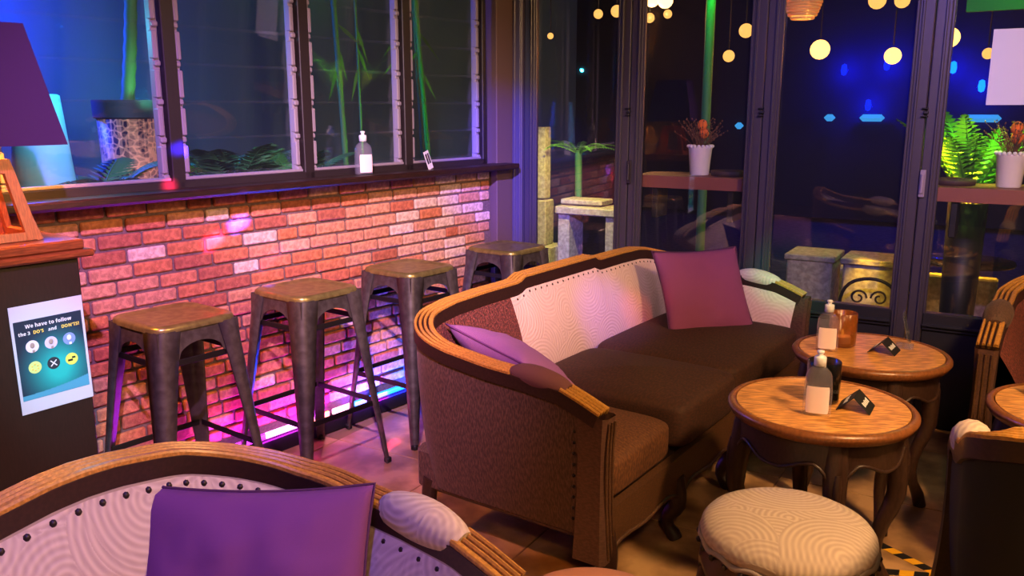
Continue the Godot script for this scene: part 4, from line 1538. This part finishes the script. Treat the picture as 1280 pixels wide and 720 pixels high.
	# hanging globes over the terrace
	var gl := [[-1.307, 1.861, 6.5, 0.085], [-0.826, 1.803, 6.5, 0.07], [-0.451, 1.875, 6.0, 0.075], [-0.255, 1.801, 6.5, 0.045], [-1.961, 1.836, 6.5, 0.055], [-1.70, 1.97, 6.0, 0.06], [-2.658, 2.149, 6.0, 0.055], [-3.206, 1.997, 6.0, 0.03], [-0.91, 2.14, 6.2, 0.07], [-0.76, 2.13, 6.2, 0.06], [-2.90, 2.16, 6.2, 0.045], [-2.48, 2.11, 6.2, 0.045], [-2.34, 2.13, 6.2, 0.04]]
	var gd := ["largest glowing globe in the third door", "glowing globe right in the third door", "glowing globe just right of the last door post", "small glowing globe left of the paper sheet", "glowing globe in the second door near its right post", "glowing globe behind the post right of the second door", "glowing globe at the top of the first door", "faint glowing globe at the top left of the first door", "glowing globe cut by the top edge right in the third door", "second glowing globe cut by the top edge, next to the last door post", "glowing globe left of the door post right of the first door, at the top", "small globe just under the chandelier in the second door", "small globe right of and below the chandelier"]
	for k in gl.size():
		var at: Vector3 = on_doors(gl[k][0], gl[k][1], gl[k][2])
		var o := thing("globe_lamp", gd[k], "lamp", at, Basis.IDENTITY, "globe lamps over the terrace")
		var sg := ST()
		ball(sg, Vector3.ZERO, Vector3.ONE * gl[k][3] * 0.8, 16)
		obj("globe", fin(sg), glow(Color(1.0, 0.72, 0.36), 4.0 if k < 3 else 1.4), o)
		var sw := ST()
		tube(sw, [Vector3(0, gl[k][3], 0), Vector3(0, 3.4 - gl[k][1], 0)], [0.004], 5)
		obj("cord", fin(sw), M.black, o)
		if k < 3:
			omni("globe_lamp_light", at, Color(1.0, 0.55, 0.2), 0.25, 0.03)
	# chandelier of three bulbs and woven pendant at the top edge
	var chd := thing("chandelier", "cluster of bright bulbs at the top of the second door", "chandelier", on_doors(-2.386, 2.2, 6.0), d)
	for k in 3:
		var sc3 := ST()
		ball(sc3, Vector3(-0.10 + 0.10 * k, 0.0 + 0.015 * (k % 2), 0.0), Vector3.ONE * 0.055, 14)
		obj("bulb", fin(sc3), glow(Color(1.0, 0.8, 0.5), 4.0), chd)
	var sc4 := ST()
	tube(sc4, [Vector3(-0.12, 0.06, 0), Vector3(0.12, 0.06, 0)], [0.012], 6)
	tube(sc4, [Vector3(0, 0.06, 0), Vector3(0, 1.2, 0)], [0.006], 6)
	obj("bracket", fin(sc4), M.iron, chd)
	omni("chandelier_light", on_doors(-2.386, 2.1, 6.0), Color(1.0, 0.75, 0.45), 0.3, 0.05)
	var wp := thing("woven_pendant", "woven basket pendant lamp glowing at the top of the third door", "lamp", on_doors(-1.222, 1.985, 5.5))
	var swv := ST()
	for k in 9:
		var rr := 0.062 + 0.055 * pow(k / 8.0, 0.6)
		var rp := []
		for i in 25:
			var a := TAU * i / 24
			rp.append(Vector3(rr * sin(a), 0.018 * k + 0.003 * sin(a * 12 + k * PI), rr * cos(a)))
		tube(swv, rp, [0.010], 6, false)
	var wm := mat(Color(0.90, 0.80, 0.55), 0.8)
	wm.backlight_enabled = true
	wm.backlight = Color(0.7, 0.5, 0.25)
	obj("woven_shade", fin(swv), wm, wp)
	var sbl := ST()
	ball(sbl, Vector3(0, 0.08, 0), Vector3.ONE * 0.04, 12)
	obj("bulb", fin(sbl), glow(Color(1.0, 0.75, 0.35), 4.0), wp)
	var scd := ST()
	tube(scd, [Vector3(0, 0.12, 0), Vector3(0, 1.4, 0)], [0.004], 5)
	obj("cord", fin(scd), M.black, wp)
	omni("woven_pendant_light", on_doors(-1.222, 2.065, 5.5), Color(1.0, 0.80, 0.5), 1.0, 0.04)

func furniture() -> void:
	# stools
	var st := make_stool()
	st.position = on_wall(1.56, 0, 2.655)
	st.set_meta("label", "brass-topped metal bar stool next to the wooden pedestal")
	dup(st, on_wall(2.135, 0, 2.655), wb(), "metal bar stool second from the pedestal, over the pink light strip")
	dup(st, on_wall(2.72, 0, 2.655), wb(), "metal bar stool third from the pedestal, half behind the sofa corner")
	dup(st, on_wall(3.44, 0, 2.655), wb(), "metal bar stool nearest the doors, at the end of the brick wall")
	# tables
	make_table("round wooden side table between ottoman and sofa, with bottle and tent card", Vector3(0.915, 0, -2.395), 8.0, "round side tables")
	make_table("round wooden side table behind the other, with amber candle and bottle, near the doors", Vector3(1.29, 0, -2.955), 2.0, "round side tables")
	make_table("round wooden side table cut off by the right edge, before the armchair", Vector3(1.67, 0, -2.33), 15.0, "round side tables")
	make_ottoman("round ottoman with pale swirl fabric and dark legs in front of the near table", Vector3(0.685, 0, -1.95), 0.212, 0.458, M.swirl, 20.0)
	make_ottoman("low round pink-brown pouf between armchair and sofa, cut off by the bottom edge", Vector3(0.19, 0, -1.76), 0.20, 0.335, M.pouf, 0.0)
	# cushions
	var n1 := Vector3(-0.81, 0, 0.58)
	var lean := n1 * cos(0.42) + Vector3.UP * sin(0.42)
	var bz := lean.normalized()
	var bx := Vector3(0.28, 0, 0.39).normalized()
	var bl := Basis(bx, bz.cross(bx), bz)
	var o_arm := Transform3D(sb(), Vector3(-0.4912, 0, -0.6928))
	pillow("large purple cushion on the foreground armchair", M.purple, 0.46, 0.42, 0.13, o_arm * (Vector3(0.70, 0.72, -0.50) - bl.y * 0.20), sb() * bl, 2)
	var o_sofa := Transform3D(sb(), Vector3(0.245, 0, -2.26))
	var z2 := Vector3(0.55, 0.80, 0.25).normalized()
	var x2 := Vector3(0.05, 0, -1).cross(z2).cross(z2).normalized() * -1.0
	x2 = (Vector3(0.25, 0, -1) - z2 * Vector3(0.25, 0, -1).dot(z2)).normalized()
	pillow("mauve cushion lying against the sofa's near arm", M.mauve, 0.44, 0.38, 0.15, o_sofa * Vector3(0.265, 0.60, -0.455), sb() * Basis(x2, z2.cross(x2), z2), 5)
	var z3 := (Vector3(-0.6, 0, 0.8) * cos(0.5) + Vector3.UP * sin(0.5)).normalized()
	var x3 := Vector3(0.8, 0, 0.6)
	pillow("plum cushion standing against the sofa's far corner", M.plum, 0.44, 0.42, 0.14, o_sofa * Vector3(1.63, 0.63, -0.37), sb() * Basis(x3, z3.cross(x3), z3), 7)
	# pedestal with the lamp
	var pd := thing("pedestal_cabinet", "dark wooden pedestal cabinet at the left edge carrying the table lamp", "cabinet", on_wall(0.98, 0, 2.69), wb())
	obj("body", box_mesh(Vector3(0.42, 1.025, 0.36), 0.004, Vector3(0, 0.5125, 0)), M.cabinet, pd)
	obj("plinth", box_mesh(Vector3(0.44, 0.07, 0.38), 0.004, Vector3(0, 0.035, 0)), M.cabinet, pd)
	obj("lower_top", box_mesh(Vector3(0.50, 0.022, 0.41), 0.006, Vector3(0, 1.036, 0)), M.cabinet_top, pd)
	obj("upper_top", box_mesh(Vector3(0.455, 0.03, 0.38), 0.005, Vector3(0, 1.062, 0)), M.cabinet_top, pd)
	var lp := thing("table_lamp", "table lamp with purple shade and open wooden base on the pedestal", "lamp", on_wall(1.012, 1.0775, 2.70), wb())
	var hb := 0.118
	var ht := 0.070
	var hh := 0.235
	for k in 4:
		var bs := Basis(Vector3.UP, PI / 2 * k)
		var outer := PackedVector2Array([Vector2(-hb, 0), Vector2(hb, 0), Vector2(hb * 0.82, 0.06), Vector2(ht * 1.12, hh - 0.05), Vector2(ht, hh), Vector2(-ht, hh), Vector2(-ht * 1.12, hh - 0.05), Vector2(-hb * 0.82, 0.06)])
		# frame of one side: two posts, foot and head
		var s := ST()
		var tilt := Transform3D(bs, Vector3.ZERO) * Transform3D(Basis(Vector3.RIGHT, -atan2(hb - ht, hh)), Vector3(0, 0, hb - 0.008))
		for sd in [-1.0, 1.0]:
			extrude(s, PackedVector2Array([Vector2(sd * outer[1].x, 0), Vector2(sd * outer[2].x, 0.06), Vector2(sd * outer[3].x, hh - 0.05), Vector2(sd * outer[4].x, hh), Vector2(sd * (ht - 0.022), hh), Vector2(sd * (ht - 0.020), hh - 0.045), Vector2(sd * (hb - 0.045), 0.022), Vector2(sd * (hb - 0.045), 0)]), 0.016, tilt)
		extrude(s, PackedVector2Array([Vector2(-hb + 0.04, 0), Vector2(hb - 0.04, 0), Vector2(hb - 0.045, 0.024), Vector2(-hb + 0.045, 0.024)]), 0.016, tilt)
		extrude(s, PackedVector2Array([Vector2(-ht + 0.02, hh - 0.04), Vector2(ht - 0.02, hh - 0.04), Vector2(ht - 0.022, hh), Vector2(-ht + 0.022, hh)]), 0.016, tilt)
		obj("base_frame", fin(s), M.lampwood, lp)
	var sh := ST()
	var b0 := 0.185
	var t0 := 0.125
	for k in 4:
		var bs2 := Basis(Vector3.UP, PI / 2 * k)
		var y0 := 0.272
		var y1 := 0.605
		quad(sh, bs2 * Vector3(-b0, y0, b0), bs2 * Vector3(b0, y0, b0), bs2 * Vector3(t0, y1, t0), bs2 * Vector3(-t0, y1, t0), k)
		quad(sh, bs2 * Vector3(b0 - 0.004, y0, b0 - 0.004), bs2 * Vector3(-b0 + 0.004, y0, b0 - 0.004), bs2 * Vector3(-t0 + 0.004, y1, t0 - 0.004), bs2 * Vector3(t0 - 0.004, y1, t0 - 0.004), k + 4)
		quad(sh, bs2 * Vector3(-b0 + 0.004, y0, b0 - 0.004), bs2 * Vector3(b0 - 0.004, y0, b0 - 0.004), bs2 * Vector3(b0, y0, b0), bs2 * Vector3(-b0, y0, b0), k + 8)
	obj("lamp_shade", fin(sh), M.shade, lp)
	var sx := ST()
	tube(sx, [Vector3(0, 0.21, 0), Vector3(0, 0.34, 0)], [0.012], 10)
	obj("stem", fin(sx), M.brass, lp)
	var sbb := ST()
	ball(sbb, Vector3(0, 0.385, 0), Vector3(0.03, 0.04, 0.03), 14)
	obj("bulb", fin(sbb), glow(Color(1.0, 0.6, 0.25), 4.0), lp)
	omni("table_lamp_light", on_wall(1.012, 1.077 + 0.385, 2.70), Color(1.0, 0.62, 0.22), 1.7, 0.03)
	# light strip along the kerb
	var ls := thing("led_strip", "glowing pink, orange and blue light strip at the foot of the brick wall", "light strip", Vector3.ZERO, wb())
	var sg := [[1.0, 1.60, Color(0.75, 0.15, 1.0), 2.0], [1.60, 2.08, Color(0.85, 0.2, 1.0), 3.0], [2.08, 2.26, Color(1.0, 0.55, 1.0), 8.0], [2.30, 2.43, Color(1.0, 0.45, 0.25), 7.0], [2.45, 2.56, Color(1.0, 0.6, 0.75), 7.0], [2.585, 2.66, Color(0.05, 0.45, 1.0), 5.0], [2.68, 2.95, Color(0.03, 0.40, 1.0), 6.0], [2.97, 3.4, Color(0.05, 0.2, 1.0), 4.0]]
	for q in sg:
		obj("led_segment", box_mesh(Vector3(q[1] - q[0], 0.026, 0.014), 0.004, Vector3((q[0] + q[1]) / 2, 0.0885, -2.905)), glow(q[2], q[3]), ls)
	obj("channel", box_mesh(Vector3(2.5, 0.006, 0.03), 0.001, Vector3(2.2, 0.0725, -2.912)), M.bar, ls)
	var up := Basis(D1, N1 * -1.0, Vector3.UP * -1.0)
	area("led_strip_light", on_wall(2.15, 0.095, 2.895), Basis(D1, (N1 * 0.8 + Vector3.DOWN * 0.4).normalized(), (N1 * -0.4 + Vector3.DOWN * 0.8).normalized()), Vector2(0.8, 0.014), Color(0.82, 0.12, 1.0), 0.75)
	area("led_strip_light", on_wall(2.82, 0.095, 2.895), Basis(D1, (N1 * 0.8 + Vector3.DOWN * 0.4).normalized(), (N1 * -0.4 + Vector3.DOWN * 0.8).normalized()), Vector2(0.5, 0.014), Color(0.03, 0.30, 1.0), 1.6)
	area("led_strip_light", on_wall(2.3, 0.085, 2.88), Basis(D1, Vector3.UP, -N1), Vector2(1.0, 0.016), Color(0.90, 0.15, 1.0), 0.6)
	area("led_strip_light", on_wall(2.85, 0.085, 2.88), Basis(D1, Vector3.UP, -N1), Vector2(0.6, 0.016), Color(0.1, 0.15, 1.0), 0.8)

func small_things() -> void:
	make_bottle("clear sanitizer bottle with pink label and white cap on the near round table", Vector3(0.868, 0.5985, -2.305), 200.0 - 180.0, 1.0, "clear bottles with white caps")
	make_bottle("clear sanitizer bottle in front of the amber candle on the far round table", Vector3(1.135, 0.5985, -2.965), 20.0, 0.98, "clear bottles with white caps")
	make_bottle("clear bottle at the right edge on the cut-off round table", Vector3(1.60, 0.5985, -2.47), 30.0, 0.98, "clear bottles with white caps")
	make_bottle("clear bottle with white label standing on the ledge below the third window", on_wall(2.66, 1.161, 2.865), -40.0, 1.02, "clear bottles with white caps")
	make_candle("dark unlit glass candle holder behind the bottle on the near round table", Vector3(0.925, 0.5985, -2.42), M.smoke, false)
	make_candle("lit amber glass candle holder on the far round table", Vector3(1.215, 0.5985, -3.03), M.amber, true)
	make_tent("black folded tent card on the near round table, right of its bottle", Vector3(1.000, 0.5985, -2.355), 31.0)
	make_tent("black folded tent card on the far round table, right of the amber candle", Vector3(1.335, 0.5985, -2.945), 36.0)
	var ac := thing("sign_holder", "thin clear acrylic stand seen edge-on on the far round table", "stand", Vector3(1.455, 0.5985, -3.0), turn(118.0))
	var sa := ST()
	rbox(sa, Vector3(0, 0.065, 0), Vector3(0.09, 0.13, 0.003), 0.0008, Transform3D(Basis(Vector3.RIGHT, 0.26), Vector3.ZERO))
	obj("sheet", fin(sa), M.clear, ac)
	obj("foot", box_mesh(Vector3(0.09, 0.003, 0.06), 0.0008, Vector3(0, 0.0015, 0.02)), M.clear, ac)
	# card on the ledge
	var cd := thing("photo_card", "small white card with dark pictures leaning on the ledge below the fourth window", "card", on_wall(3.115, 1.161, 2.875), wb() * Basis(Vector3.BACK, 0.0) * Basis(Vector3.UP, 0.35))
	var tilt := Transform3D(Basis(Vector3.BACK, 0.18) * Basis(Vector3.RIGHT, -0.25), Vector3.ZERO)
	var s := ST()
	rbox(s, Vector3(0, 0.045, 0), Vector3(0.058, 0.09, 0.0015), 0.0004, tilt)
	obj("sheet", fin(s), M.white, cd)
	for k in 2:
		var s2 := ST()
		rbox(s2, Vector3(-0.012 + 0.024 * k, 0.052, 0.0012), Vector3(0.017, 0.050, 0.001), 0.0002, tilt)
		obj("picture", fin(s2), M.frame, cd)
	# notice on the pedestal
	var po := thing("notice", "white notice with dark print and painted-in cyan glow about DO'S and DON'TS on the pedestal", "poster", on_wall(1.085, 0.752, 2.507), wb() * Basis(Vector3.BACK, 0.015))
	obj("sheet", box_mesh(Vector3(0.205, 0.316, 0.0012), 0.0003), M.paper, po)
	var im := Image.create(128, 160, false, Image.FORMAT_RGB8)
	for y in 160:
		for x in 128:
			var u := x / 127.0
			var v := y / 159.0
			var c := Color(0.03, 0.13, 0.22).lerp(Color(0.06, 0.68, 0.66), clampf(1.25 - 2.1 * Vector2((u - 0.58) * 0.9, v - 0.68).length(), 0, 1))  # cyan light falling on the notice, painted into the print as a teal glow
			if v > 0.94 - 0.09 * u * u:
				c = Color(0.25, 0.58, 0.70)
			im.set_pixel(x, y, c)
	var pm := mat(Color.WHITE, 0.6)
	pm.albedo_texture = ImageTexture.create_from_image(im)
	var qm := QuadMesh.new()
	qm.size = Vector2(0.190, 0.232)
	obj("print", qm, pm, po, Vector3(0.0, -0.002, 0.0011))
	var yl := mat(Color(0.92, 0.80, 0.35), 0.7)
	lettering("We have to follow", 0.0150, M.white, po, Vector3(0.0, 0.096, 0.0012))
	lettering("the 3", 0.0135, M.white, po, Vector3(-0.069, 0.076, 0.0012))
	lettering("DO'S", 0.0135, yl, po, Vector3(-0.030, 0.076, 0.0012))
	lettering("and", 0.0135, M.white, po, Vector3(0.009, 0.076, 0.0012))
	lettering("DON'TS!", 0.0135, yl, po, Vector3(0.060, 0.076, 0.0012))
	var ic := [Color(0.85, 0.80, 0.88), Color(0.75, 0.72, 0.90), Color(0.45, 0.55, 0.80), Color(0.75, 0.85, 0.50), Color(0.12, 0.16, 0.20), Color(0.80, 0.85, 0.35)]
	for k in 6:
		var cx := -0.052 + 0.052 * (k % 3)
		var cy := 0.036 - 0.062 * (k / 3)
		var s3 := ST()
		lathe(s3, [Vector2(0.018, 0.0), Vector2(0.018, 0.0006), Vector2(0.0, 0.0006)], 24, Vector3.ZERO, true)
		var disc := obj("icon", fin(s3), mat(ic[k], 0.7), po, Vector3(cx, cy, 0.0012), Basis(Vector3.RIGHT, PI / 2))
		var s4 := ST()
		if k == 4:
			for sd in [-1.0, 1.0]:
				rbox(s4, Vector3(0, 0.0008, 0), Vector3(0.024, 0.0006, 0.003), 0.0001, Transform3D(Basis(Vector3.UP, sd * PI / 4), Vector3.ZERO))
		elif k == 3:
			for i in 6:
				ball(s4, Vector3(0.009 * sin(i * 1.05), 0.0008, 0.009 * cos(i * 1.05)), Vector3(0.003, 0.0005, 0.003), 6)
		elif k == 5:
			rbox(s4, Vector3(-0.004, 0.0008, 0.003), Vector3(0.014, 0.0006, 0.006), 0.0001)
			rbox(s4, Vector3(0.006, 0.0008, -0.004), Vector3(0.010, 0.0006, 0.005), 0.0001)
		else:
			ball(s4, Vector3(0, 0.0008, -0.003), Vector3(0.007, 0.0005, 0.009), 10)
			rbox(s4, Vector3(0.002, 0.0008, 0.014), Vector3(0.007, 0.0006, 0.007), 0.0001)
		obj("figure", fin(s4), M.white if k == 4 else (M.door_dark if k == 5 else yl if k == 3 else M.white if k == 2 else M.band), disc)
	# hazard tape on the floor
	for q in [[Vector3(1.245, 0, -2.665), Vector3(1.375, 0, -2.43), 7, "yellow and black striped floor tape running from the far table's legs"], [Vector3(1.10, 0, -2.50), Vector3(1.36, 0, -2.45), 6, "second strip of yellow and black floor tape meeting the first at the frame's bottom"]]:
		var a: Vector3 = q[0]
		var e: Vector3 = q[1]
		var dir := (e - a).normalized()
		var t := thing("floor_tape", q[3], "tape", a, Basis(dir, Vector3.UP, dir.cross(Vector3.UP)), "striped tape on the floor")
		var n: int = q[2]
		var w := (e - a).length() / n
		for k in n:
			var s5 := ST()
			extrude(s5, PackedVector2Array([Vector2(w * k, -0.018), Vector2(w * (k + 1), -0.018), Vector2(w * (k + 1) + 0.012, 0.018), Vector2(w * k + 0.012, 0.018)]), 0.0008, Transform3D(Basis(Vector3.RIGHT, -PI / 2), Vector3(0, 0.0012, 0)))
			obj("stripe", fin(s5), M.tape_k if k % 2 == 0 else M.tape_y, t)
	# ceiling fittings that light the room
	var lamps := [[Vector3(1.5, 2.25, -1.2), "brass bell pendant lamp hanging above the ottoman"], [Vector3(0.2, 2.3, 0.6), "brass bell pendant lamp hanging behind the camera"], [Vector3(3.0, 2.25, -0.4), "brass bell pendant lamp hanging at the right side of the room"]]
	for q in lamps:
		var o := thing("pendant_lamp", q[1], "lamp", q[0], Basis.IDENTITY, "pendant lamps in the room")
		var sb3 := ST()
		ball(sb3, Vector3.ZERO, Vector3.ONE * 0.05, 14)
		obj("bulb", fin(sb3), M.bulb, o)
		obj("bell_shade", lathe_mesh([Vector2(0.16, 0.03), Vector2(0.13, 0.11), Vector2(0.05, 0.17), Vector2(0.02, 0.19), Vector2(0.0, 0.19)], 28), M.brass, o)
		var sc := ST()
		tube(sc, [Vector3(0, 0.18, 0), Vector3(0, 2.8 - q[0].y, 0)], [0.005], 6)
		obj("cord", fin(sc), M.black, o)
	var lz := thing("laser_projector", "small black laser projector box on the ceiling", "projector", Vector3(-0.15, 2.66, -0.86))
	obj("housing", box_mesh(Vector3(0.16, 0.10, 0.06), 0.006, Vector3(0, 0.0, 0.05)), M.black, lz)
	obj("bracket", box_mesh(Vector3(0.03, 0.10, 0.02), 0.003, Vector3(0, 0.09, 0.05)), M.black, lz)
	for q in [[Vector3(-0.3, 2.66, -0.42), "black stage light on the ceiling above the armchair"], [Vector3(0.6, 2.66, -0.62), "black stage light on the ceiling in the middle of the room"]]:
		var o := thing("stage_light", q[1], "stage light", q[0], Basis.IDENTITY, "stage lights on the ceiling")
		var sc2 := ST()
		tube(sc2, [Vector3(0, 0.04, 0.10), Vector3(0, -0.02, -0.02)], [0.06, 0.07], 16)
		obj("housing", fin(sc2), M.black, o)
		var sc3 := ST()
		tube(sc3, [Vector3(0, 0.02, 0.05), Vector3(0, 0.14, 0.05)], [0.012], 8)
		obj("bracket", fin(sc3), M.black, o)
